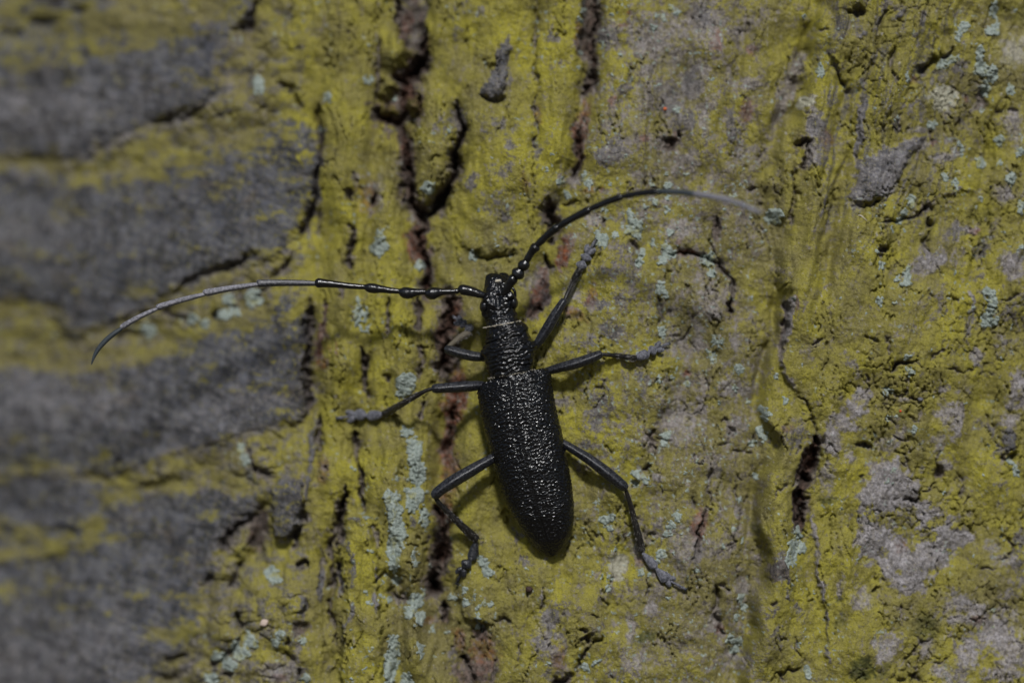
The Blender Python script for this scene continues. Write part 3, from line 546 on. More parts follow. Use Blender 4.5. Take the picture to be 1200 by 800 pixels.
# ---- how thick and fresh the algae are, plus painted shade at left: 0 bright yellow-green, 1 thin olive-brown
tint = .40 + .85 * fbm(PX / 85, PY / 110, 3, 171) + .6 * fbm(PX / 17, PY / 21, 2, 172)
for x, y, rx, ry, v in [(830,500,70,230,.45),(840,680,60,110,.4),(780,120,90,150,.25),(860,250,50,90,.25),(620,320,60,40,.15),(1150,120,60,120,.3),(1060,380,60,80,.15),(1020,560,60,60,-.1),(650,120,40,150,-.35),(590,60,50,90,-.1),(410,400,50,260,-.25),(700,360,60,80,-.2),(720,480,60,60,-.25),(430,720,30,110,-.35),(610,700,60,60,-.05),(915,620,22,120,-.3),(470,180,30,80,.3),(520,600,25,120,.3),(480,760,60,50,.25),(550,770,60,50,.35),(960,200,30,200,-.1),(1150,600,80,70,-.1),(880,430,25,160,.25),(930,150,25,110,.25)]:
    tint = tint + v * np.exp(-((PX - x) / rx) ** 2 - ((PY - y) / ry) ** 2)
tint = np.clip(tint + .5 * (1 - sm(250, 372, PX + 60 * sm(560, 640, PY))), 0, 1)  # darker olive at left paints in the shade of the receding surface
# ---- coverage masks
big = fbm(PX / 46, PY / 60, 2, 61); mid = gmix(lambda G: fbm(G / 15, PY / 22, 3, 62)); sml = gmix(lambda G: fbm(G / 5.2, PY / 6.5, 2, 63))
cov = 0.66 + .12 * big + .42 * mid + .36 * sml + .22 * perlin(PX / 2.9, PY / 3.1, 74) * fade(3)
cov += .10 * sm(375, 395, PX) * (1 - sm(560, 680, PX)) - .05 * sm(690, 720, PX) * (1 - sm(880, 930, PX)) * (1 - sm(180, 330, PY)) - .04 * sm(700, 760, PX) * (1 - sm(870, 900, PX)) + .03 * sm(900, 940, PX)
cov += M['algbias'] * .8 - .07 * sm(670, 720, PX) * (1 - sm(890, 920, PX))
cov -= .66 * M['grey'] + .42 * M['violet'] + .50 * M['pale'] + .45 * M['red'] + .65 * M['rot'] + .8 * M['cream']
# algae speckle over the worn plates
cov += leftm * (.42 * sm(.0, .45, fbm(PX / 50, PY / 22, 3, 64)) + .34 * sm(.15, .5, fbm(PX / 6, PY / 7, 2, 65)) + .02)
for pts, wd_, am in (([(-60,10),(120,20),(240,18),(300,0)], 26, .6), ([(-60,62),(60,66),(130,60)], 17, .5), ([(150,30),(200,44)], 20, .5), ([(90,214),(180,194),(300,168),(360,140)], 18, .5), ([(-60,190),(60,188)], 13, .6), ([(-60,425),(105,430),(200,408),(262,378),(352,358)], 13, .5), ([(200,395),(280,385),(345,385)], 22, .25),
                     ([(120,560),(205,566)], 16, .5), ([(300,8),(330,60),(352,120)], 34, .3), ([(358,170),(356,250),(330,285)], 10, .35), ([(0,618),(40,622),(60,640),(112,620)], 12, .75), ([(-40,652),(50,648),(100,630),(120,612)], 12, .7), ([(0,690),(60,690)], 18, .3), ([(230,700),(215,740),(180,790)], 18, .45), ([(160,205),(240,190),(330,178)], 20, .22), ([(-40,30),(60,40),(200,25)], 24, .3), ([(200,560),(300,575)], 16, .3), ([(-40,390),(60,400)], 24, .4), ([(150,745),(200,750)], 14, .3), ([(-40,545),(50,545)], 10, .4)):
    sl2, d, s_, t = line_sd(pts, wd_ * 2.2)
    cov[sl2] += am * np.exp(-(d / wd_) ** 2) * (.7 + .8 * fbm(PX[sl2] / 20, PY[sl2] / 14, 2, 164))
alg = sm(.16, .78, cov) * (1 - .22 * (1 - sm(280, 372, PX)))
alg = (1 - far) * alg + far * sm(-.1, .3, fbm(PX / 300, PY / 400, 4, 66))
rotm0 = np.clip(M['rot'] * 1.5, 0, 1)
pal = np.clip(M['pale'] * (.52 + .8 * fbm(PX / 4.2, PY / 5, 2, 67) + .7 * fbm(PX / 14, PY / 14, 2, 167)), 0, .92)
pal = np.maximum(pal, .75 * sm(.42, .6, fbm(PX / 7, PY / 9, 3, 68)) * sm(520, 720, PX) * (.5 + .6 * sm(.0, .4, fbm(PX / 60, PY / 60, 2, 69))) * inx)
alg = alg * (1 - .9 * pal * (M['pale'] > .05))
H += 1.6 * pal * fade(5)
ledge = sm(.0, .28, fbm(PX / 15, PY / 11, 3, 165)) * (1 - leftm) * (1 - sm(350, 372, PX))
M['violet'] = np.maximum(M['violet'], .8 * ledge); alg = alg * (1 - .62 * ledge)
strk = sm(.12, .34, perlin(GXt / 5.5, PY / 46, 166) + .3 * perlin(GXt / 40, PY / 60, 167)) * sm(935, 965, PX) * (1 - sm(1100, 1160, PX)) * (1 - sm(230, 380, PY))
M['violet'] = np.maximum(M['violet'], .85 * strk); alg = alg * (1 - .5 * strk)
pal = pal * (1 - sm(.25, .6, M['algbias']))
pal = np.maximum(pal, .7 * sm(.52, .68, fbm(PX / 3.3, PY / 3.6, 2, 191)) * (1 - leftm) * inx * (1 - rotm0))
pal = np.maximum(pal, .4 * sm(.55, .75, fbm(PX / 5.5, PY / 14, 2, 192) + .25 * perlin(PX / 60, PY / 80, 193)) * sm(372, 400, PX) * (1 - leftm) * inx * (1 - rotm0))
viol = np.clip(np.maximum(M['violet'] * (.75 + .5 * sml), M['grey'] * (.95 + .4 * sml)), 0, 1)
redm = np.clip(M['red'] * (.75 + .8 * sml), 0, 1); rotm = np.clip(M['rot'] * (.9 + .5 * mid), 0, 1)
blu = .9 * sm(.36, .48, fbm(PX / 5.5, PY / 5.5, 2, 71)) * sm(.05, .4, fbm(PX / 50, PY / 45, 2, 72) + .35 * (sm(650, 700, PX) * (1 - sm(860, 900, PX)))) * inx * (1 - leftm) * (1 - rotm)

HT = H + cylh                                        # height towards the camera side, for everything that sits on the bark
def hb(x, y): return float(bil(HT, xs, ys, np.array([x], float), np.array([y], float))[0])
def hmax(x, y, r=3): return max(hb(x + dx, y + dy) for dx in (-r, 0, r) for dy in (-r, 0, r))

def surf(PXa, PYa, Ha, ba, wa):
    """trunk coordinates + height -> metres: flat layout near the picture, wrapping round the trunk's cylinder beyond it"""
    ang = (PXa - XC) / RT
    ch = RT * (np.cos(ang) - 1)
    f = 1 - np.clip(ba + ch * wa, -330, 60) / DCAM
    r = RT + Ha
    Xc = XC - 600 + r * np.sin(ang); Yc = -(r * np.cos(ang) - RT)
    Xf = (PXa - 600) * f; Yf = -(Ha + ch)
    X = Xf * wa + Xc * (1 - wa); Y = Yf * wa + Yc * (1 - wa)
    Zp = (400 - PYa) * (f * wa + 1 - wa)
    return np.stack([X * S, Y * S, Zp * S + Z0], -1)
GWT = inx
POS = surf(PX, PY, H, base, GWT)

# ------------------------------------------------------------------ small scene-graph helpers
def add(name, data, parent=None, **props):
    o = bpy.data.objects.new(name, data); COL.objects.link(o)
    if parent is not None: o.parent = parent; o.matrix_parent_inverse = parent.matrix_world.inverted()
    for k, v in props.items(): o[k] = v
    return o

def npmesh(name, V, Fq, mat, smooth=True):
    """quads or triangles from numpy arrays"""
    me = bpy.data.meshes.new(name); n = len(V); m, k = Fq.shape
    me.vertices.add(n); me.vertices.foreach_set('co', np.ascontiguousarray(V, np.float32).ravel())
    me.loops.add(m * k); me.loops.foreach_set('vertex_index', Fq.astype(np.int32).ravel())
    me.polygons.add(m); me.polygons.foreach_set('loop_start', (np.arange(m) * k).astype(np.int32))
    me.polygons.foreach_set('use_smooth', np.full(m, smooth))
    me.update(calc_edges=True); me.materials.append(mat)
    return me

class Nodes:
    def __init__(s, name):
        s.m = bpy.data.materials.new(name); s.m.use_nodes = True; s.t = s.m.node_tree; s.t.nodes.clear()
        s.out = s.n('ShaderNodeOutputMaterial'); s.b = s.n('ShaderNodeBsdfPrincipled'); s.l(s.b.outputs[0], s.out.inputs[0])
        s.tc = s.n('ShaderNodeTexCoord')
        g = s.n('ShaderNodeNewGeometry'); s.pos = g.outputs['Position']
    def n(s, t, **k):
        x = s.t.nodes.new(t)
        for a, v in k.items(): setattr(x, a, v)
        return x
    def l(s, a, b): s.t.links.new(a, b)
    def noise(s, px, detail=3, rough=.55, stretch=(1, 1, 1)):
        mp = s.n('ShaderNodeMapping'); mp.inputs['Scale'].default_value = [1 / (px * S * q) for q in stretch]
        s.l(s.pos, mp.inputs[0]); t = s.n('ShaderNodeTexNoise'); t.inputs['Scale'].default_value = 1
        t.inputs['Detail'].default_value = detail; t.inputs['Roughness'].default_value = rough; s.l(mp.outputs[0], t.inputs['Vector']); return t.outputs['Fac']
    def voronoi(s, px, feat='F1', stretch=(1, 1, 1)):
        mp = s.n('ShaderNodeMapping'); mp.inputs['Scale'].default_value = [1 / (px * S * q) for q in stretch]
        s.l(s.pos, mp.inputs[0]); t = s.n('ShaderNodeTexVoronoi', feature=feat); t.inputs['Scale'].default_value = 1; s.l(mp.outputs[0], t.inputs['Vector']); return t.outputs['Distance']
    def ramp(s, f, stops):
        r = s.n('ShaderNodeValToRGB'); e = r.color_ramp.elements
        while len(e) < len(stops): e.new(.5)
        for q, (p, c) in zip(e, stops): q.position = p; q.color = (*c, 1) if len(c) == 3 else c
        s.l(f, r.inputs[0]); return r.outputs[0]
    def mix(s, f, a, b):
        m = s.n('ShaderNodeMix', data_type='RGBA'); 
        for v, i in ((f, 0), (a, 6), (b, 7)):
            if hasattr(v, 'links') or hasattr(v, 'is_linked'): s.l(v, m.inputs[i])
            elif i == 0: m.inputs[0].default_value = v
            else: m.inputs[i].default_value = (*v, 1)
        return m.outputs[2]
    def math(s, op, a, b=0.0, clamp=False):
        m = s.n('ShaderNodeMath', operation=op, use_clamp=clamp)
        for v, i in ((a, 0), (b, 1)):
            if hasattr(v, 'is_linked'): s.l(v, m.inputs[i])
            else: m.inputs[i].default_value = v
        return m.outputs[0]
    def bump(s, hgt, px, strength=1.0, chain=None):
        b = s.n('ShaderNodeBump'); b.inputs['Distance'].default_value = px * S; b.inputs['Strength'].default_value = strength
        s.l(hgt, b.inputs['Height'])
        if chain is not None: s.l(chain, b.inputs['Normal'])
        return b.outputs[0]

# ------------------------------------------------------------------ bark material: albedo from what grows or shows where, with left-side shade mixed in
N = Nodes('bark')
def attr(n, ch):
    a = N.n('ShaderNodeAttribute', attribute_name=n); sp = N.n('ShaderNodeSeparateColor'); N.l(a.outputs['Color'], sp.inputs[0]); return sp.outputs
ga = attr('cover_a', 0); gb = attr('cover_b', 0); gc = attr('cover_c', 0)
n1 = N.noise(16, 5); n2 = N.noise(3.2, 3, .7); n3 = N.noise(60, 3); n4 = N.noise(1.6, 2, .7); n5 = N.noise(7, 4, .65)
barkc = N.mix(N.ramp(n5, [(.38, (0,0,0)), (.62, (1,1,1))]), (.105, .092, .072), (.225, .200, .178))
barkc = N.mix(N.ramp(n2, [(.45, (0,0,0)), (.7, (1,1,1))]), barkc, (.30, .265, .265))
algc = N.mix(N.ramp(n1, [(.35, (0,0,0)), (.65, (1,1,1))]), (.255, .230, .020), (.365, .328, .030))
algc = N.mix(N.ramp(n2, [(.42, (0,0,0)), (.62, (1,1,1))]), algc, (.285, .258, .036))
algc = N.mix(N.math('MULTIPLY', N.ramp(n4, [(.5, (0,0,0)), (.72, (1,1,1))]), .5), algc, (.40, .37, .11))
algc = N.mix(N.math('MULTIPLY', N.ramp(n3, [(.46, (0,0,0)), (.66, (1,1,1))]), .55), algc, (.185, .165, .062))
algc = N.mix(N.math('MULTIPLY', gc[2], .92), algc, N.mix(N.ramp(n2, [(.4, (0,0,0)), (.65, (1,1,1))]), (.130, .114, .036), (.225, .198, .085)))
algc = N.mix(N.math('MULTIPLY', N.ramp(N.noise(2.0, 2, .8), [(.54, (0,0,0)), (.68, (1,1,1))]), .75), algc, (.075, .070, .028))
violc = N.mix(N.ramp(n5, [(.36, (0,0,0)), (.64, (1,1,1))]), (.038, .041, .050), (.082, .086, .102))  # grey kept extra dark, painting in shade on the left plates turned from the light
violc = N.mix(N.math('MULTIPLY', N.ramp(N.noise(5, 4, .7, (1, 1, 3)), [(.5, (0,0,0)), (.68, (1,1,1))]), .6), violc, (.245, .238, .255))
palc = N.mix(N.ramp(n2, [(.35, (0,0,0)), (.65, (1,1,1))]), (.215, .200, .205), (.46, .435, .45))
redc = N.mix(N.ramp(n5, [(.4, (0,0,0)), (.62, (1,1,1))]), (.085, .028, .014), (.23, .075, .036))
rotc = N.mix(N.ramp(n5, [(.4, (0,0,0)), (.65, (1,1,1))]), (.020, .012, .010), (.105, .060, .044))
bluc = N.mix(N.ramp(n2, [(.35, (0,0,0)), (.65, (1,1,1))]), (.22, .265, .235), (.34, .39, .36))
creamc = N.mix(N.ramp(n2, [(.35, (0,0,0)), (.65, (1,1,1))]), (.34, .33, .24), (.50, .49, .38))
mossc = (.035, .045, .020)
violc = N.mix(N.math('MULTIPLY', N.ramp(N.noise(9, 4, .7, (1, 1, 4.5)), [(.49, (0,0,0)), (.62, (1,1,1))]), .7), violc, (.135, .136, .155))
violc = N.mix(N.math('MULTIPLY', N.ramp(N.noise(45, 3, .6, (1.5, 1, 1)), [(.54, (0,0,0)), (.66, (1,1,1))]), .6), violc, (.060, .066, .092))
violc = N.mix(N.math('MULTIPLY', N.ramp(N.noise(30, 4, .6, (1.6, 1, .8)), [(.56, (0,0,0)), (.68, (1,1,1))]), .5), violc, (.105, .080, .058))
violc = N.mix(N.math('MULTIPLY', N.ramp(N.noise(38, 4, .6), [(.44, (0,0,0)), (.60, (1,1,1))]), .5), violc, (.125, .128, .148))
violc = N.mix(N.math('MULTIPLY', N.ramp(N.noise(22, 4, .65), [(.49, (0,0,0)), (.60, (1,1,1))]), .85), violc, (.026, .028, .036))
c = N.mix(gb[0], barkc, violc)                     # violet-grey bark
afac = N.math('ADD', ga[0], N.math('ADD', N.math('MULTIPLY', N.math('SUBTRACT', n2, .46), 1.4), N.math('MULTIPLY', N.math('SUBTRACT', n4, .48), 1.3)), True)
c = N.mix(N.math('MULTIPLY', N.ramp(afac, [(.22, (0,0,0)), (.78, (1,1,1))]), .95), c, algc)
c = N.mix(ga[2], c, redc); c = N.mix(gb[1], c, rotc); c = N.mix(ga[1], c, palc); c = N.mix(gc[0], c, creamc); c = N.mix(gb[2], c, bluc)
c = N.mix(N.math('MULTIPLY', gc[1], .8), c, mossc)
N.l(c, N.b.inputs['Base Color']); N.b.inputs['Roughness'].default_value = .88; N.b.inputs['Specular IOR Level'].default_value = .15
bn = N.bump(N.noise(2.6, 4, .8), 1.8, 1.0)
bn = N.bump(N.voronoi(2.6), .8, .6, bn)
N.l(bn, N.b.inputs['Normal'])
BARK = N.m

# ------------------------------------------------------------------ the trunk, cut along its own cracks into the plates one can tell apart
trunk = add('tree_trunk', None); trunk.location = (0, 0, 0)
trunk['label'] = 'furrowed tree trunk under yellow-green algae with worn grey plates at left'
trunk['category'] = 'tree trunk'
plates = [
 ('bark_plate', 'smooth worn grey bark plate in the upper left', plateA),
 ('bark_plate', 'smooth grey bark plate left of the green strip, above the long antenna', plateB),
 ('bark_plate', 'dark grey bark plate below the long antenna', plateC),
 ('bark_plate', 'large grey bark plate in the lower left corner', plateD),
 ('bark_flake', 'grey flake of bark lifting beside the lower left plate', flakeL),
 ('bark_tongue', 'tongue of green bark ringed by a black crack', tongue),
 ('furrow_floor', 'red-brown rotten floor of the main furrow', chan),
 ('bark_flake', 'smooth violet-grey flake on the top centre plate', flakeT),
 ('bark_hummock', 'long green hummock with violet scales, bottom centre left', hum),
 ('bark_flake', 'violet-grey shard of bark in the upper right', plateR),
 ('rotten_wood', 'dark rotten wood in the split at the right', rotp),
 ('bark_crust', 'pale crusted patch of bark at the right', crust),
 ('bark_ledge', 'mossy ledges between the grey plates', [(-60,-60),(372,-60),(373,120),(376,175),(369,215),(360,262),(352,277),(361,350),(362,400),(361,430),(357,490),(330,500),(300,540),(283,611),(254,650),(240,682),(234,740),(190,792),(180,860),(-60,860)]),
 ('bark_strip', 'green upright strip of bark left of the main furrow', [(372,-60),(467,-60),(466,33),(472,80),(440,120),(478,178),(475,195),(482,232),(494,268),(500,303),(497,330),(499,345),(526,362),(522,398),(520,440),(531,490),(522,530),(513,590),(519,645),(507,688),(510,704),(519,734),(532,775),(530,860),(180,860),(190,792),(234,740),(240,682),(254,650),(283,611),(300,540),(357,490),(361,430),(362,400),(361,350),(352,277),(360,262),(369,215),(376,175),(373,120)]),
 ('bark_plate', 'broad yellow-green plate at top centre', [(499,-60),(699,-60),(699,18),(697,72),(686,105),(679,148),(681,186),(675,200),(644,240),(655,275),(612,298),(598,298),(580,302),(548,290),(526,220),(534,178),(540,145),(534,118),(500,84),(499,40)]),
 ('bark_plate', 'pink-speckled bark at the top right of centre', [(699,-60),(966,-60),(957,10),(948,48),(926,114),(905,175),(898,210),(902,250),(912,290),(858,342),(848,314),(822,300),(784,302),(741,280),(655,275),(644,240),(675,200),(681,186),(679,148),(686,105),(697,72),(699,18)]),
 ('bark_plate', 'green bark below and right of the beetle', [(741,280),(784,302),(822,300),(848,314),(858,342),(912,290),(915,340),(908,390),(893,480),(890,560),(884,610),(881,700),(868,780),(860,860),(530,860),(532,775),(519,734),(510,704),(507,688),(519,645),(513,590),(522,530),(531,490),(520,440),(522,398),(526,362),(499,345),(525,340),(548,290),(580,302),(598,298),(612,298),(655,275)]),
 ('bark_ridge', 'narrow green ridge beside the soft valley', [(966,-60),(982,-60),(978,85),(944,164),(927,270),(928,318),(921,398),(918,436),(948,478),(958,510),(951,545),(940,567),(937,614),(954,640),(961,690),(972,745),(973,860),(860,860),(868,780),(881,700),(884,610),(890,560),(893,480),(908,390),(915,340),(912,290),(902,250),(898,210),(905,175),(926,114),(948,48),(957,10)]),
 ('bark_plate', 'broad green and violet plate along the right edge', [(982,-60),(1245,-60),(1245,860),(973,860),(972,745),(961,690),(954,640),(937,614),(940,567),(951,545),(958,510),(948,478),(918,436),(921,398),(928,318),(927,270),(944,164),(978,85)]),
]
lab = np.zeros(PX.shape, np.int32)
i0, i1 = np.searchsorted(xs, [-60, 1260]); j0, j1 = np.searchsorted(ys, [-60, 860])
sub = (slice(j0, j1), slice(i0, i1))
for k in range(len(plates) - 1, -1, -1):
    ins = inpoly(WX[sub], WY[sub], plates[k][2]); lab[sub][ins] = k + 1
for _ in range(2):                                       # tidy the ragged cuts a little
    L_ = lab.copy()
    a, b, c_, d_ = L_[:-2, 1:-1], L_[2:, 1:-1], L_[1:-1, :-2], L_[1:-1, 2:]
    lab[1:-1, 1:-1] = np.where((a == b) & (c_ == d_) & (a == c_), a, np.where((a == b) & (a == c_), a, L_[1:-1, 1:-1]))
flab = lab[:-1, :-1].ravel()
idx = np.arange(NX * NY).reshape(NY, NX)
Q = np.stack([idx[:-1, :-1], idx[1:, :-1], idx[1:, 1:], idx[:-1, 1:]], -1).reshape(-1, 4)
covA = np.stack([alg, pal, redm, np.ones_like(alg)], -1).reshape(-1, 4).astype(np.float32)
covB = np.stack([viol, rotm, blu, np.ones_like(alg)], -1).reshape(-1, 4).astype(np.float32)
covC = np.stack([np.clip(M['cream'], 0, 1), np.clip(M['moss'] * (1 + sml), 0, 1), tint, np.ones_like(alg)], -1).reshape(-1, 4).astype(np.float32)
PV = POS.reshape(-1, 3)
def grid_part(name, faces, label=None):
    u, inv = np.unique(faces, return_inverse=True)
    me = npmesh(name, PV[u], inv.reshape(-1, 4), BARK)
    for an, A in (('cover_a', covA), ('cover_b', covB), ('cover_c', covC)):
        at = me.attributes.new(an, 'FLOAT_COLOR', 'POINT'); at.data.foreach_set('color', np.clip(A[u], 0, 1).ravel())
    o = add(name, me, trunk)
    if label: o['label'] = label
    return o
for k, (nm, lb, _) in enumerate(plates):
    f = Q[flab == k + 1]
    if len(f): grid_part(nm, f, lb)
grid_part('outer_bark', Q[flab == 0])

# ------------------------------------------------------------------ lichens: each a low granular cushion on the bark
N = Nodes('lichen')
v1 = N.voronoi(4.2); a1 = N.noise(9, 4, .65); a2 = N.noise(2.2, 2, .7)
c = N.mix(N.ramp(a1, [(.35, (0,0,0)), (.65, (1,1,1))]), (.165, .198, .176), (.27, .312, .280))
c = N.mix(N.ramp(a2, [(.45, (0,0,0)), (.68, (1,1,1))]), c, (.33, .37, .34))
c = N.mix(N.ramp(N.noise(13, 3, .6), [(.56, (0,0,0)), (.70, (.8,.8,.8))]), c, (.25, .245, .09))
N.l(c, N.b.inputs['Base Color']); N.b.inputs['Roughness'].default_value = .92; N.b.inputs['Specular IOR Level'].default_value = .2
N.l(N.bump(N.noise(2.0, 3, .7), 1.2, .8), N.b.inputs['Normal'])
LICH = N.m
def lichen(blobs, label=None, thick=2.0, seed=0, grp='blue-green lichens growing on the bark', name='lichen_patch', res=1.0, store=None):
    b = np.array([q[:4] for q in blobs], float)
    m = 8
    x = np.arange(b[:, 0].min() - b[:, 2:4].max() - m, b[:, 0].max() + b[:, 2:4].max() + m, res)
    y = np.arange(b[:, 1].min() - b[:, 2:4].max() - m, b[:, 1].max() + b[:, 2:4].max() + m, res)
    X, Y = np.meshgrid(x, y)
    wx = X + 3.2 * perlin(X / 9, Y / 9, 80 + seed) + 1.7 * perlin(X / 3.6, Y / 3.6, 81 + seed)
    wy = Y + 3.2 * perlin(X / 9, Y / 9, 82 + seed) + 1.7 * perlin(X / 3.6, Y / 3.6, 83 + seed)
    f = np.full(X.shape, -9.0)
    for q in blobs:
        r = math.radians(q[4] if len(q) > 4 else 0); cc, ss = math.cos(r), math.sin(r); dx, dy = wx - q[0], wy - q[1]
        d = 1 - np.sqrt(((dx * cc + dy * ss) / q[2]) ** 2 + ((-dx * ss + dy * cc) / q[3]) ** 2)
        f = np.maximum(f, d * min(q[2], q[3]))
    g1, g2 = voro(X / 4.4 + .3 * perlin(X / 3, Y / 3, 9), Y / 4.4, 85, True)
    f = f + 3.0 * fbm(X / 4.2, Y / 4.2, 2, 86 + seed) - 2.0 * sm(.45, .75, perlin(X / 10, Y / 10, 87 + seed))
    up = -1.2 + (thick + 1.2) * sm(-0.8, 1.6, f)
    up += (1.5 * (.5 - g1) - 1.1 * np.exp(-((g2 - g1) / .12) ** 2)) * sm(-.5, 1.5, f) + .45 * perlin(X / 2, Y / 2, 88)
    h = bil(H, xs, ys, X, Y) + up
    P = surf(X, Y, h, bil(base, xs, ys, X, Y), bil(GWT, xs, ys, X, Y)).reshape(-1, 3)
    ok = f > -1.0
    n, mm = X.shape; id_ = np.arange(n * mm).reshape(n, mm)
    q4 = np.stack([id_[:-1, :-1], id_[1:, :-1], id_[1:, 1:], id_[:-1, 1:]], -1).reshape(-1, 4)
    keep = ok.ravel()[q4].sum(1) >= 3
    q4 = q4[keep]
    if len(q4) < 4: return None
    if store is not None: store.append((P, q4)); return None
    u, inv = np.unique(q4, return_inverse=True)
    me = npmesh(name, P[u], inv.reshape(-1, 4), LICH)
    return add(name, me, label=label, category='lichen', group=grp)

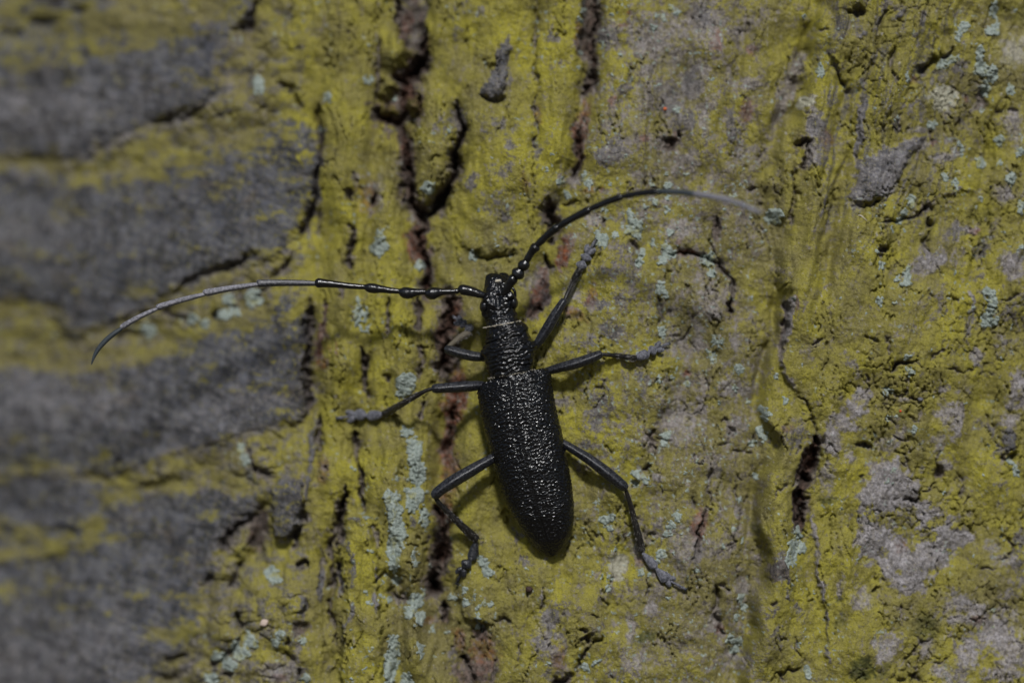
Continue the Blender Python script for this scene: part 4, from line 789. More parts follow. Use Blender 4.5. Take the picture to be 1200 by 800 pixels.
LL = [
 ([(475,450,12,13),(470,462,8,6),(480,443,8,7)], 'rounded blue-green lichen just above the left middle tibia of the beetle'),
 ([(478,506,8,5.5)], 'small oval pale lichen directly above the tall lichen below the left middle foot'),
 ([(486,530,10,18),(489,552,10,18),(484,518,7,6)], 'tall solid pale lichen below the left middle foot of the beetle'),
 ([(457,584,7,12),(463,600,9,24),(461,640,9,26),(470,628,7,14),(462,665,6,10)], 'long upright blue-green lichen streak, largest on the picture, left of the left hind knee'),
 ([(490,580,10,10),(484,590,8,12),(497,605,6,14),(478,576,6,6)], 'blue-green lichen between the tall pale one and the left hind knee'),
 ([(462,750,6,9),(458,775,8,22),(464,762,6,14),(456,798,7,12)], 'upright blue-green lichen strip at the bottom edge beside the green hummock'),
 ([(476,795,7,9),(480,802,5,8)], 'small lichen at the bottom edge just right of the upright strip'),
 ([(487,704,8,10),(481,716,7,8),(493,700,5,8),(492,725,6,9)], 'faint blue-green lichen right of the green hummock, below the long streak'),
 ([(492,758,5,8),(494,768,4,5)], 'little lichen dab halfway down between the hummock and bottom edge'),
 ([(566,660,7,8,-30),(571,670,6,8,-30)], 'slanting grey-green lichen right of the left hind foot'),
 ([(561,722,4,6),(562,734,5,5)], 'lichen on the lip of the bulge below the left hind foot'),
 ([(445,276,6,9),(441,291,8,9),(449,290,6,7)], 'blue-green lichen on the green strip above the long antenna'),
 ([(555,300,5.5,6.5)], 'small pale lichen at the crack left of the beetle head'),
 ([(502,220,8,8)], 'faint lichen on the tip of the crack-ringed bark tongue'),
 ([(492,310,5,9)], 'thin lichen beside the main furrow above the left antenna'),
 ([(297,350,11,11)], 'largest out-of-focus lichen under the long antenna'),
 ([(268,352,7,9),(262,368,9,6),(275,366,8,6)], 'lichen cluster left of the largest one under the antenna'),
 ([(225,374,8,8),(240,379,7,6)], 'pale blurred lichen under the middle of the left antenna'),
 ([(175,387,10,9)], 'leftmost pale lichen blurred below the antenna tip section'),
 ([(283,525,6,8),(288,538,6,8)], 'blurred lichen on the mossy ledge left of the green strip'),
 ([(303,100,8,11)], 'blurred pale lichen at the top left on the green ledge'),
 ([(256,768,9,8),(270,778,10,8),(283,765,11,9),(294,750,8,12,-30),(247,795,10,7),(276,755,6,6)], 'big cracked blue-green lichen at the lower left on green bark'),
 ([(329,742,6,7),(322,752,6,6)], 'small lichen beside the black pit, bottom left of centre'),
 ([(318,670,8,9),(325,678,5,5)], 'blurred lichen on green bark below the lifting grey flake'),
 ([(358,795,6,6,-30)], 'tiny white-green lichen at the bottom edge left of the hummock'),
 ([(421,355,4,8),(418,372,5,10),(427,368,5,9),(424,384,4,5)], 'lichen split by a crack below the left antenna'),
 ([(739,252,5,8),(744,263,9,8),(737,270,7,6),(748,272,7,10)], 'star-shaped grey-green lichen under the raised right antenna'),
 ([(706,283,9,9,30),(700,275,5,5)], 'grey-green lichen at the claws of the right front foot'),
 ([(752,298,5,9),(749,308,4,8)], 'lichen on the edge of the dome below the star-shaped one'),
 ([(783,296,8,9),(777,306,6,5),(790,297,5,4),(780,288,5,5)], 'branched lichen left of the thin reddish crack'),
 ([(826,303,7,6),(834,300,5,7),(832,309,6,5)], 'bright lichen at the right end of the reddish crack'),
 ([(834,321,5,6)], 'small bright lichen dot just below the one on the reddish crack'),
 ([(774,336,5,9),(780,346,5,6)], 'plump lichen on the cliff edge above the right middle foot'),
 ([(776,388,5,9)], 'narrow upright lichen just above the right middle claws'),
 ([(746,556,6,6),(757,563,6,7),(744,566,5,4)], 'three-lobed grey lichen beside the right hind knee'),
 ([(780,510,6,7),(778,518,5,5)], 'frilly grey-green lichen above the right hind knee, on the slope'),
 ([(806,450,5,6)], 'small round lichen right of the right middle foot'),
 ([(867,433,6,7)], 'round lichen near the soft valley, right of centre'),
 ([(840,402,4,8,-20),(834,416,5,8,-15),(845,400,4,5)], 'faint lichen streak halfway between right middle foot and valley'),
 ([(709,610,7,7),(716,606,5,6),(714,618,5,5)], 'grey-green lichen right of the beetle abdomen tip'),
 ([(794,604,5,7,20),(786,617,6,7,30),(780,625,4,4)], 'slanting pale lichen streak right of the right hind tibia'),
 ([(774,648,6,6),(771,656,4,5)], 'lichen touching the right hind tarsus from above'),
 ([(713,688,5,7),(715,676,4,4)], 'pale lichen below the yellowish crust disc near the hind foot'),
 ([(686,782,6,5,-20),(699,776,8,4,-35)], 'lichen pair beside the black crack at the bottom'),
 ([(908,254,11,10)], 'bright lichen in front of the tip of the raised antenna'),
 ([(892,480,7,5),(897,486,5,7)], 'lichen in the soft valley, upper of the valley pair'),
 ([(890,504,7,5),(895,512,6,6)], 'lichen in the soft valley, lower of the valley pair'),
 ([(869,702,6,7),(873,711,4,6)], 'speckled lichen at lower right, upper of three in a column'),
 ([(864,724,6,6)], 'whitish lichen at lower right, middle of three in a column'),
 ([(858,750,6,7),(867,755,7,7),(862,763,7,5)], 'clumped lichen at lower right, bottom of three in a column'),
 ([(934,625,6,8),(930,640,8,10),(938,642,7,8),(926,655,8,9)], 'large blue lichen directly under the rotten split'),
 ([(945,785,6,6),(948,791,6,5)], 'lichen at the end of a thin crack by the bottom edge, right'),
 ([(1068,237,5,8),(1060,250,6,6),(1055,259,5,4)], 'lichen trail across the crack in the upper right'),
 ([(1063,322,5,12,15),(1062,332,9,6),(1051,325,4,3)], 'drooping lichen left of the small white crust'),
 ([(1158,343,7,8),(1162,356,6,12),(1157,375,7,10),(1165,376,5,6)], 'tall lichen strip near the right edge'),
 ([(1130,31,7,7),(1122,40,4,8)], 'branching lichen in the upper right above the crack'),
 ([(1111,72,12,6,-25),(1104,78,6,4)], 'lichen lying on the right end of the black crescent crack'),
 ([(1062,88,4,5),(1063,94,4,4)], 'small lichen hanging from the left end of the black crescent crack'),
 ([(1147,63,5,12),(1150,82,9,10),(1163,88,6,10),(1155,105,5,10)], 'long forked lichen at the upper right'),
 ([(1165,12,5,16),(1167,33,6,9),(1158,36,5,5)], 'lichen strip at the top edge near the right corner'),
 ([(1094,146,7,6)], 'small round lichen right of the pale yellow crust'),
 ([(1126,170,6,4,40),(1128,176,4,3)], 'small lichen left of the vertical green step, upper right'),
 ([(962,84,5,9),(966,76,3,4)], 'blurred lichen on the narrow ridge left of the shards'),
 ([(1063,418,5,4)], 'tiny lichen just above the network crack'),
 ([(1063,434,4,6,-20),(1070,437,4,3)], 'tiny lichen just below the network crack'),
 ([(1184,540,4,6,-25),(1190,552,5,8,-25)], 'pale lichen under the grey knob at the right edge'),
 ([(1196,245,4,11),(1184,210,7,8)], 'dark blue-green lichen at the right edge below the upper corner'),
]
for k, (bl, lb) in enumerate(LL): lichen(bl, lb, 2.4 if max(max(q[2:4]) for q in bl) > 8 else 1.8, seed=k % 9)
rr = random.Random(5); st = []
for k in range(300):
    zx = rr.choice([(690,880,0,330),(690,880,380,760),(900,1200,0,800),(530,1200,300,800),(400,540,560,800),(560,880,180,300)])
    x, y = rr.uniform(zx[0], zx[1]), rr.uniform(zx[2], zx[3]); r = rr.uniform(1.0, 2.4) * rr.uniform(.8, 1.5)
    lichen([(x, y, r, r * rr.uniform(.8, 1.5))], thick=1.2, seed=rr.randrange(9), res=.8, store=st)
for (x, y, r) in [(684,12,4),(681,24,4),(680,60,3),(677,80,3),(770,18,4),(778,22,4),(793,14,5),(786,8,4),(766,32,4),(657,213,4),(690,215,6),(684,205,4),(665,228,4),(705,245,3),(757,243,4),(768,237,4),(782,245,4),(782,232,4),(784,218,5),(764,218,4),(720,275,4),(785,272,5),(765,284,4),(430,95,4),(436,92,3),(384,114,5),(377,150,3),(463,116,3),(527,152,3),(521,160,2),(430,385,4),(413,548,4),(428,605,3),(437,757,3),(355,750,4),(530,700,4),(545,690,4),(545,705,4),(560,712,4),(568,706,4),(557,697,3),(574,708,3),(470,620,4),(485,650,5),(487,660,4),(464,680,5),(456,703,4),(1041,459,4),(1036,462,3),(1041,489,3),(1050,488,3),(1071,503,4),(1038,562,3),(1030,353,5),(1048,357,3),(1028,295,3),(1046,268,3),(1034,311,4),(897,270,3),(882,348,3),(862,455,4),(878,470,3),(885,560,4),(883,520,4),(868,584,4),(772,445,4),(788,443,4),(766,532,3),(761,672,3),(870,632,3),(1165,715,3),(1150,130,3),(1124,40,4),(1196,290,4),(1120,215,5),(1107,208,3),(1184,105,6),(1195,180,6),(1150,190,6),(1172,165,6),(1172,192,4),(920,470,4),(909,440,4),(943,744,2),(750,670,4),(707,52,3)]:
    lichen([(x, y, r, r * 1.2)], thick=1.5, seed=int(x) % 9, res=.8, store=st)
V = []; Fq = []; nn = 0
for P, q4 in st:
    u, inv = np.unique(q4, return_inverse=True); V.append(P[u]); Fq.append(inv.reshape(-1, 4) + nn); nn += len(u)
add('lichen_specks', npmesh('lichen_specks', np.concatenate(V), np.concatenate(Fq), LICH), kind='stuff', label='tiny blue-green lichen specks scattered over the bark', category='lichen')

# ------------------------------------------------------------------ beetle materials
def chitin(name, col, rough, spec=.5, hair=0.0, haircol=(.16, .16, .18), bumpn=(), coat=0.0, sheen=0.0):
    N = Nodes(name); c = (*col,)
    if hair:
        f = N.math('MULTIPLY', N.ramp(N.noise(2.6, 3, .7, (1, 1, 1)), [(.40, (0,0,0)), (.66, (1,1,1))]), hair)
        N.l(N.mix(f, c, haircol), N.b.inputs['Base Color'])
        N.l(N.math('ADD', N.math('MULTIPLY', f, .45), rough), N.b.inputs['Roughness'])
    else:
        N.b.inputs['Base Color'].default_value = (*c, 1); N.b.inputs['Roughness'].default_value = rough
    N.b.inputs['Specular IOR Level'].default_value = spec; N.b.inputs['Coat Weight'].default_value = coat; N.b.inputs['Coat Roughness'].default_value = .15
    N.b.inputs['Sheen Weight'].default_value = sheen; N.b.inputs['Sheen Roughness'].default_value = .4; N.b.inputs['Sheen Tint'].default_value = (.75, .8, .95, 1)
    ch = None
    for kind, px, st in bumpn:
        ch = N.bump(N.voronoi(px) if kind == 'v' else N.noise(px, 3, .65), px * .4, st, ch)
    if ch is not None: N.l(ch, N.b.inputs['Normal'])
    return N.m
ELY = chitin('elytron_black', (.003, .003, .004), .18, .55, bumpn=[('v', 2.2, .7), ('n', 1.3, .25)])
BOD = chitin('body_black', (.004, .004, .005), .19, .5, bumpn=[('n', 2.2, .6)])
LEG = chitin('leg_black', (.006, .006, .008), .27, .5, hair=.55, haircol=(.05, .055, .07), bumpn=[('n', 1.8, .8)], sheen=.08)
TIB = chitin('tibia_black', (.006, .005, .005), .3, .45, hair=.45, haircol=(.05, .046, .038), bumpn=[('n', 1.6, .7)], sheen=.05)
TAR = chitin('tarsus_grey', (.040, .042, .052), .55, .4, hair=.8, haircol=(.20, .20, .235), bumpn=[('n', 1.3, .3)], sheen=.6)
ANT = chitin('antenna_black', (.007, .007, .008), .19, .6, bumpn=[('n', 2.0, .45)])
ANG = chitin('antenna_grey', (.085, .085, .100), .5, .45, hair=.85, haircol=(.30, .295, .33), bumpn=[('n', 1.3, .6)], sheen=.3)
ANM = chitin('antenna_dusky', (.018, .018, .021), .33, .5, hair=.75, haircol=(.13, .13, .15), bumpn=[('n', 1.3, .5)], sheen=.2)
ANB = chitin('antenna_tip', (.025, .032, .038), .45, .45, hair=.5, haircol=(.06, .075, .085), bumpn=[('n', 1.3, .4)])
HAIR = chitin('pale_hair', (.42, .38, .30), .6, .3)
HAIRG = chitin('grey_bristle', (.17, .16, .15), .5, .4)
BEIG = chitin('brush_beige', (.10, .085, .06), .7, .3, hair=.5, haircol=(.10, .09, .07), bumpn=[('n', 1.2, .8)])
EYE = chitin('eye_black', (.008, .008, .009), .18, .6, bumpn=[('v', 1.2, .3)])

def catmull(P, n):
    P = np.array(P, float); out_ = []
    Q_ = np.concatenate([[2 * P[0] - P[1]], P, [2 * P[-1] - P[-2]]])
    for i in range(1, len(Q_) - 2):
        for t in np.linspace(0, 1, n, endpoint=False):
            a, b, c, d = Q_[i - 1:i + 3]
            out_.append(.5 * ((2 * b) + (c - a) * t + (2 * a - 5 * b + 4 * c - d) * t * t + (3 * b - a - 3 * c + d) * t ** 3))
    out_.append(P[-1]); return np.array(out_)

def tube(ctrl, n=5, k=14, noise=0.0, keel=0.0, flute=0, fl_amp=.08, seed=0):
    """ctrl rows: x, y, h, half-width across, half-height; returns px-space verts and quads, closed at both ends"""
    R_ = catmull(ctrl, n); P = R_[:, :3]; m = len(P)
    T = np.gradient(P, axis=0); T /= np.linalg.norm(T, axis=1)[:, None] + 1e-9
    up = np.array([0, 0, 1.0]); side = np.cross(T, up); nl = np.linalg.norm(side, axis=1)
    side[nl < .2] = [1, 0, 0]; side /= np.linalg.norm(side, axis=1)[:, None]
    upv = np.cross(side, T)
    a = np.linspace(0, 2 * np.pi, k, endpoint=False)
    ra = np.maximum(R_[:, 3:4], .15); rb = np.maximum(R_[:, 4:5], .15)
    cs, sn = np.cos(a)[None], np.sin(a)[None]
    mod = 1 + keel * np.exp(-((np.abs(((a - np.pi / 2 + np.pi) % (2 * np.pi)) - np.pi)) / .35) ** 2)[None]
    if flute: mod = mod * (1 + fl_amp * np.cos(a * flute))[None]
    if noise:
        mod = mod + noise * perlin(np.arange(m)[:, None] * .55 + 0 * a, a[None] * 1.9 + seed * 7 + 0 * np.arange(m)[:, None], 90)
    V = P[:, None, :] + side[:, None, :] * (ra * cs * mod)[..., None] + upv[:, None, :] * (rb * sn * mod)[..., None]
    V = V.reshape(-1, 3)
    F_ = []
    for i in range(m - 1):
        for j in range(k):
            F_.append((i * k + j, i * k + (j + 1) % k, (i + 1) * k + (j + 1) % k, (i + 1) * k + j))
    c0, c1 = len(V), len(V) + 1; V = np.concatenate([V, [P[0] - T[0] * ra[0] * .5], [P[-1] + T[-1] * ra[-1] * .5]])
    for j in range(k):
        F_.append((c0, (j + 1) % k, j, j)); F_.append((c1, (m - 1) * k + j, (m - 1) * k + (j + 1) % k, (m - 1) * k + (j + 1) % k))
    return V, F_

def topx(V):
    V = np.asarray(V, float); f = 1 - V[:, 2] / DCAM
    return np.stack([(V[:, 0] - 600) * f * S, -V[:, 2] * S, Z0 + (400 - V[:, 1]) * f * S], -1)

ORG = np.array(pw(618, 500, 6))
def mk(name, geos, mat, parent, label=None):
    me = bpy.data.meshes.new(name); vs = []; fs = []; o_ = 0
    for V, F_ in geos:
        V = topx(V) - ORG; vs += [tuple(v) for v in V]
        for f in F_:
            g = tuple(dict.fromkeys(int(i) + o_ for i in f))
            if len(g) > 2: fs.append(g)
        o_ += len(V)
    me.from_pydata(vs, [], fs); me.materials.append(mat)
    me.polygons.foreach_set('use_smooth', np.ones(len(me.polygons), bool)); me.update()
    o = bpy.data.objects.new(name, me); COL.objects.link(o); o.parent = parent
    if label: o['label'] = label
    return o

beetle = bpy.data.objects.new('longhorn_beetle', None); COL.objects.link(beetle); beetle.location = ORG
beetle['label'] = 'black longhorn beetle with long jointed antennae, clinging head-up to the green bark'; beetle['category'] = 'beetle'

# ---- body: head, prothorax and belly in one skin. rows: y, left edge x, right edge x, height of mid, half-thickness
HB = float(np.mean([hb(x, y) for x in (590, 610, 630) for y in (400, 450, 500, 550, 600)]))
AX = [ # (x, y) centre, half-width, mid height above bark, half-thickness
 (583.5, 322, 9, 22, 6), (583.0, 325, 12.5, 24, 9), (582.3, 332, 15, 26, 12), (582.8, 341, 16.5, 29, 15), (583.0, 349, 18.0, 31, 16), (584.0, 357, 19.5, 32, 18), (584.6, 363, 19.8, 32, 18), (586.3, 369, 18.6, 32, 18), (587.6, 375, 18.6, 32, 18), (589.0, 380.5, 20.0, 32, 19),
 (591.0, 386, 23, 32, 21), (592.6, 391, 25.5, 32, 23), (594.4, 397, 27.5, 32, 24), (595.6, 404, 29.5, 32, 25), (596.6, 411, 30.5, 32, 26), (597.4, 419, 30.3, 32, 26), (598.2, 427, 28.6, 32, 25), (599.4, 434, 26.8, 32, 24), (601.0, 439, 25.2, 32, 23),
 (602.8, 446, 30, 29, 21), (606.0, 470, 34, 28, 20), (613.5, 510, 35, 26, 19), (622.0, 550, 34, 24, 18), (631.0, 590, 30, 22, 16), (639.5, 620, 22, 20, 12), (646.5, 642, 9, 18, 7), (649.0, 649, 3, 17, 3)]
ctrl = np.array([[a[0], a[1], HB + a[3], a[2], a[4]] for a in AX])
Rb = catmull(ctrl, 22); m = len(Rb); k = 176
T = np.gradient(Rb[:, :3], axis=0); T[:, 2] *= .3; T /= np.linalg.norm(T, axis=1)[:, None]
T = blur(T) if False else T
side = np.cross(T, [0, 0, 1.0]); side /= np.linalg.norm(side, axis=1)[:, None]; upv = np.cross(side, T)
# make side point to the right of the picture
if side[0, 0] < 0: side = -side
upv = np.where((upv[:, 2:3] < 0), -upv, upv)
a = np.linspace(0, 2 * np.pi, k, endpoint=False)[None]
YY = Rb[:, 1:2]
arc = np.concatenate([[0], np.cumsum(np.linalg.norm(np.diff(Rb[:, :2], axis=0), axis=1))])[:, None]
cs = np.sign(np.cos(a)) * np.abs(np.cos(a)) ** .92; sn = np.sign(np.sin(a)) * np.abs(np.sin(a)) ** .92
R0 = Rb[:, 3:4]
AA = a * R0.mean() ; lat = np.cos(a) * R0
q = (YY + 0 * a)
pron = sm(379, 384, q) * (1 - sm(434, 439, q)); headm = 1 - sm(372, 379, q)
slant = arc + .14 * lat
wr = slant / 5.6 + .55 * perlin(lat / 13, arc / 13 + 0 * a, 91) + .25 * perlin(lat / 5, arc / 7 + 0 * a, 92)
rings = 1 - 2 * np.abs((wr % 1) - .5)
wrink = (1.9 * (rings ** .7 - .55) * (.75 + .5 * perlin(lat / 7, arc / 5 + 0 * a, 93)) + .8 * perlin(lat / 3.2, arc / 2.6 + 0 * a, 94)) * pron
hd_ = headm * (1.5 * perlin(lat / 8, arc / 8 + 3 + 0 * a, 95) + .9 * perlin(lat / 3.5, arc / 3.5 + 0 * a, 96) + .4 * perlin(lat / 1.8, arc / 1.8 + 0 * a, 97))
neckr = .5 * perlin(lat / 2, arc / 2 + 0 * a, 98) * sm(364, 370, q) * (1 - sm(378, 381, q))
groove = -3.2 * np.exp(-(lat / 2.4) ** 2) * np.exp(-((q - 352) / 9) ** 2) * (np.sin(a) > 0)
tub = 5 * np.exp(-((q - 350) / 6) ** 2) * (np.exp(-((lat - 11) / 5) ** 2) + np.exp(-((lat + 11) / 5) ** 2)) * (np.sin(a) > 0)
tooth = 4.6 * np.exp(-((q - 409) / 5) ** 2) * np.exp(-((np.abs(lat) - R0) / 6) ** 2) + 3.0 * np.exp(-((q - 390) / 3.5) ** 2) * np.exp(-((lat - R0) / 6) ** 2) - 1.8 * np.exp(-((q - 398) / 3) ** 2) + 0 * np.exp(-((q - 409) / 6) ** 2) * np.exp(-((np.abs(lat) - R0) / 6) ** 2)
dsp = wrink + hd_ + neckr + groove + tub + tooth
ra = Rb[:, 3:4] + dsp * .8; rb = Rb[:, 4:5] + dsp
V = Rb[:, None, :3] + side[:, None] * (ra * cs)[..., None] + upv[:, None] * (rb * sn)[..., None]
V = V.reshape(-1, 3); F_ = []
for i in range(m - 1):
    for j in range(k): F_.append((i * k + j, i * k + (j + 1) % k, (i + 1) * k + (j + 1) % k, (i + 1) * k + j))
V = np.concatenate([V, [Rb[0, :3]], [Rb[-1, :3]]])
for j in range(k): F_.append((m * k, (j + 1) % k, j)); F_.append((m * k + 1, (m - 1) * k + j, (m - 1) * k + (j + 1) % k))
body = mk('body', [(V, F_)], BOD, beetle)

def ellipsoid(x, y, h, rx, ry, rh, rot=0, nu=14, nv=18, lump=0.0, seed=0):
    a = math.radians(rot); V = []; F_ = []
    for i in range(nu + 1):
        th = math.pi * i / nu
        for j in range(nv):
            ph = 2 * math.pi * j / nv; u, v, w_ = math.sin(th) * math.cos(ph), math.sin(th) * math.sin(ph), math.cos(th)
            g = 1 + lump * math.sin(3.1 * u + seed) * math.cos(4.3 * v + 2 * seed)
            u, v = u * rx * g, v * ry * g
            V.append((x + u * math.cos(a) - v * math.sin(a), y + u * math.sin(a) + v * math.cos(a), h + w_ * rh * g))
    for i in range(nu):
        for j in range(nv): F_.append((i * nv + j, i * nv + (j + 1) % nv, (i + 1) * nv + (j + 1) % nv, (i + 1) * nv + j))
    return np.array(V), F_
hH = HB
mk('eye', [ellipsoid(567.5, 358.5, hH + 38, 5.5, 8, 9, 8, 18, 24)], EYE, beetle); mk('eye', [ellipsoid(602.0, 354.5, hH + 38, 5.0, 8, 9, -6, 18, 24)], EYE, beetle)
mk('antennal_socket', [ellipsoid(570.5, 349.5, hH + 44, 5.2, 4.6, 5.5, -20, lump=.12, seed=1)], BOD, beetle)
mk('antennal_socket', [ellipsoid(597.5, 346.5, hH + 45, 5.4, 5.2, 5.5, 20, lump=.12, seed=2)], BOD, beetle)
mk('mandible', [tube([(574,337,hH+22,5,6),(573,330,hH+20,4.5,5),(575.5,324.5,hH+16,4,4),(581,322,hH+13,2.2,2.4)], 5, 14)], BOD, beetle)
mk('mandible', [tube([(592,335,hH+22,5,6),(593.5,328,hH+20,4.5,5),(592,323.5,hH+16,4,4),(586,321.5,hH+13,2.2,2.4)], 5, 14)], BOD, beetle)
mk('palp', [tube([(599,336,hH+20,2,2),(603,341,hH+22,1.6,1.6),(603.5,347,hH+24,2,2),(603,350,hH+25,1.4,1.4)], 4, 10)], BOD, beetle)
mk('upper_lip', [tube([(577.5,331.0,hH+35.4,1.0,.9),(582,329.2,hH+36,1.7,1.1),(587,328.6,hH+35.4,1.3,.9)], 4, 10, noise=.5)], HAIR, beetle, 'pale golden hair patch on the front of the head')
# pale collar fringe: fine hairs in a band
hs = []; rr = random.Random(3)
for i in range(120):
    u = (i + rr.random()) / 120; an = math.pi * (1 - u); cx, cy = 588.6, 380.0
    lx = math.cos(an) * 21.2; lh = math.sin(an) * 20.4
    x0 = cx + lx; y0 = cy - .19 * lx + rr.uniform(-.5, .5); h0 = HB + 32 + lh
    x1 = x0 + rr.uniform(-3, 3); y1 = y0 + rr.uniform(-1.0, 1.0); h1 = h0 + rr.uniform(-.3, .5)
    hs.append(tube([(x0, y0, h0, .33, .33), ((x0+x1)/2, (y0+y1)/2, (h0+h1)/2+.2, .33, .33), (x1, y1, h1, .15, .15)], 1, 5))
for i in range(70):
    u = (i + rr.random()) / 70; an = math.pi * (1 - u) ; cx, cy = 600.5, 438.5
    lx = math.cos(an) * 26; lh = math.sin(an) * 23.5
    x0 = cx + lx; y0 = cy - .2 * lx + rr.uniform(-.8, .8); h0 = HB + 32 + lh
    x1 = x0 + rr.uniform(-3.5, 3.5); y1 = y0 + rr.uniform(-1.2, 1.2)
    hs.append(tube([(x0, y0, h0, .26, .26), (x1, y1, h0 + .2, .12, .12)], 1, 5))
mk('collar_hair', hs, HAIR, beetle, 'pale fringe of hairs behind the head and at the wing-case base')

# ---- wing cases. rows: suture x,y ; distance left edge ; distance right edge (across the axis)
ax_dir = np.array([50.0, 205.0]); ax_dir /= np.linalg.norm(ax_dir); lat_dir = np.array([ax_dir[1], -ax_dir[0]])
SUT = catmull([(598.8, 440, 0), (601.5, 462, 0), (606.0, 492, 0), (612.5, 522, 0), (618.5, 550, 0), (625.5, 580, 0), (632.5, 605, 0), (640.5, 630, 0), (647.5, 651.5, 0)], 24)[:, :2]
tS = np.linspace(0, 1, len(SUT)); nE = 330
sut = np.stack([np.interp(np.linspace(0, 1, nE), tS, SUT[:, i]) for i in (0, 1)], -1)
uu = np.linspace(0, 1, nE)
WL = np.interp(uu, [0, .02, .06, .15, .3, .45, .6, .72, .82, .9, .96, .99, 1], [31, 37, 39.5, 39.5, 38.5, 37, 34, 29.5, 24, 17.5, 10.5, 4.6, 1.0])
WR = np.interp(uu, [0, .02, .06, .15, .3, .45, .6, .72, .82, .9, .96, .99, 1], [37, 42, 44.5, 45.5, 47, 47, 45.5, 42, 35, 26, 15.5, 7.0, 1.0])
TOPH = np.interp(uu, [0, .04, .2, .5, .75, .9, 1], [53, 57, 58, 55, 47, 37, 24])
EDG = np.interp(uu, [0, .1, .5, .8, 1], [31, 27, 24, 22, 20])
for sgn, W, lb in ((-1, WL, None), (1, WR, None)):
    nv = 120; v = np.linspace(0, 1, nv)[None]; ang = v * math.radians(128)
    wmax = 1.0
    latx = np.sin(np.minimum(ang, math.pi / 2)) * (ang < math.pi / 2) + (ang >= math.pi / 2) * (1 - .28 * (1 - np.cos((ang - math.pi / 2) * 1.6)))
    latx = np.sign(latx) * np.abs(latx) ** .96
    hh = EDG[:, None] + (TOPH - EDG)[:, None] * np.sign(np.cos(ang)) * np.abs(np.cos(ang)) ** .80
    L_ = latx * W[:, None]
    # the animal is rolled a little: the suture lies left of the crown, the right case shows more
    roll = 0.10
    hh = hh + sgn * L_ * roll * (1 - v * .5)
    X = sut[:, None, 0] + sgn * L_ * lat_dir[0] * 1.0; Y = sut[:, None, 1] + sgn * L_ * lat_dir[1]
    sl_arc = (uu * 213)[:, None]; la = v * 62 + (0 if sgn > 0 else 200)
    nX, nY = la / (4.0 + 1.0 * uu[:, None]) + .5 * perlin(la / 9, sl_arc / 9, 101) + 0 * sl_arc, sl_arc / 3.7 + .6 * perlin(la / 7, sl_arc / 9, 102) + 0 * la
    e1, e2 = voro(nX, nY, 103, True)
    tex = 2.3 * np.minimum(e2 - e1, .5) - .5 + .55 * perlin(la / 6.5, sl_arc / 3.6, 104) + .5 * perlin(la / 2.4, sl_arc / 1.9, 105)
    amp = np.interp(uu, [0, .1, .6, .85, 1], [1.0, 1.0, .85, .55, .28])[:, None] * sm(0.0, .04, v) * (1 - .4 * sm(.7, .9, v))
    d_ = tex * amp + .5 * np.exp(-((v - .0) / .03) ** 2) - .5 * np.exp(-((v - .065) / .035) ** 2) * (uu[:, None] > .08) - .8 * (v < .012)
    hump = 2.0 * np.exp(-((v - .62) / .14) ** 2) * np.exp(-((uu - .05) / .06) ** 2)[:, None] - 2.2 * np.exp(-((v - .4) / .12) ** 2) * np.exp(-((uu - .03) / .05) ** 2)[:, None]
    d_ = d_ + hump
    rim = np.exp(-((ang - math.pi / 2) / .10) ** 2) * 1.0
    X = X + sgn * lat_dir[0] * (np.sin(ang) * d_ + rim); Y = Y + sgn * lat_dir[1] * (np.sin(ang) * d_ + rim); Z_ = HB + hh + np.cos(ang) * d_
    V = np.stack([X, Y + 0 * Z_, Z_ + 0 * X], -1).reshape(-1, 3)
    V[:, 0] += sgn * .12
    fs = [(i * nv + j, i * nv + j + 1, (i + 1) * nv + j + 1, (i + 1) * nv + j) for i in range(nE - 1) for j in range(nv - 1)]
    mk('elytron', [(V, fs)], ELY, beetle, 'left wing case, mostly in shade' if sgn < 0 else 'right wing case, glittering')
mk('scutellum', [ellipsoid(600.5, 446.0, HB + 54.6, 6.0, 8.0, 2.6, -14, 14, 20, lump=.1)], BOD, beetle)

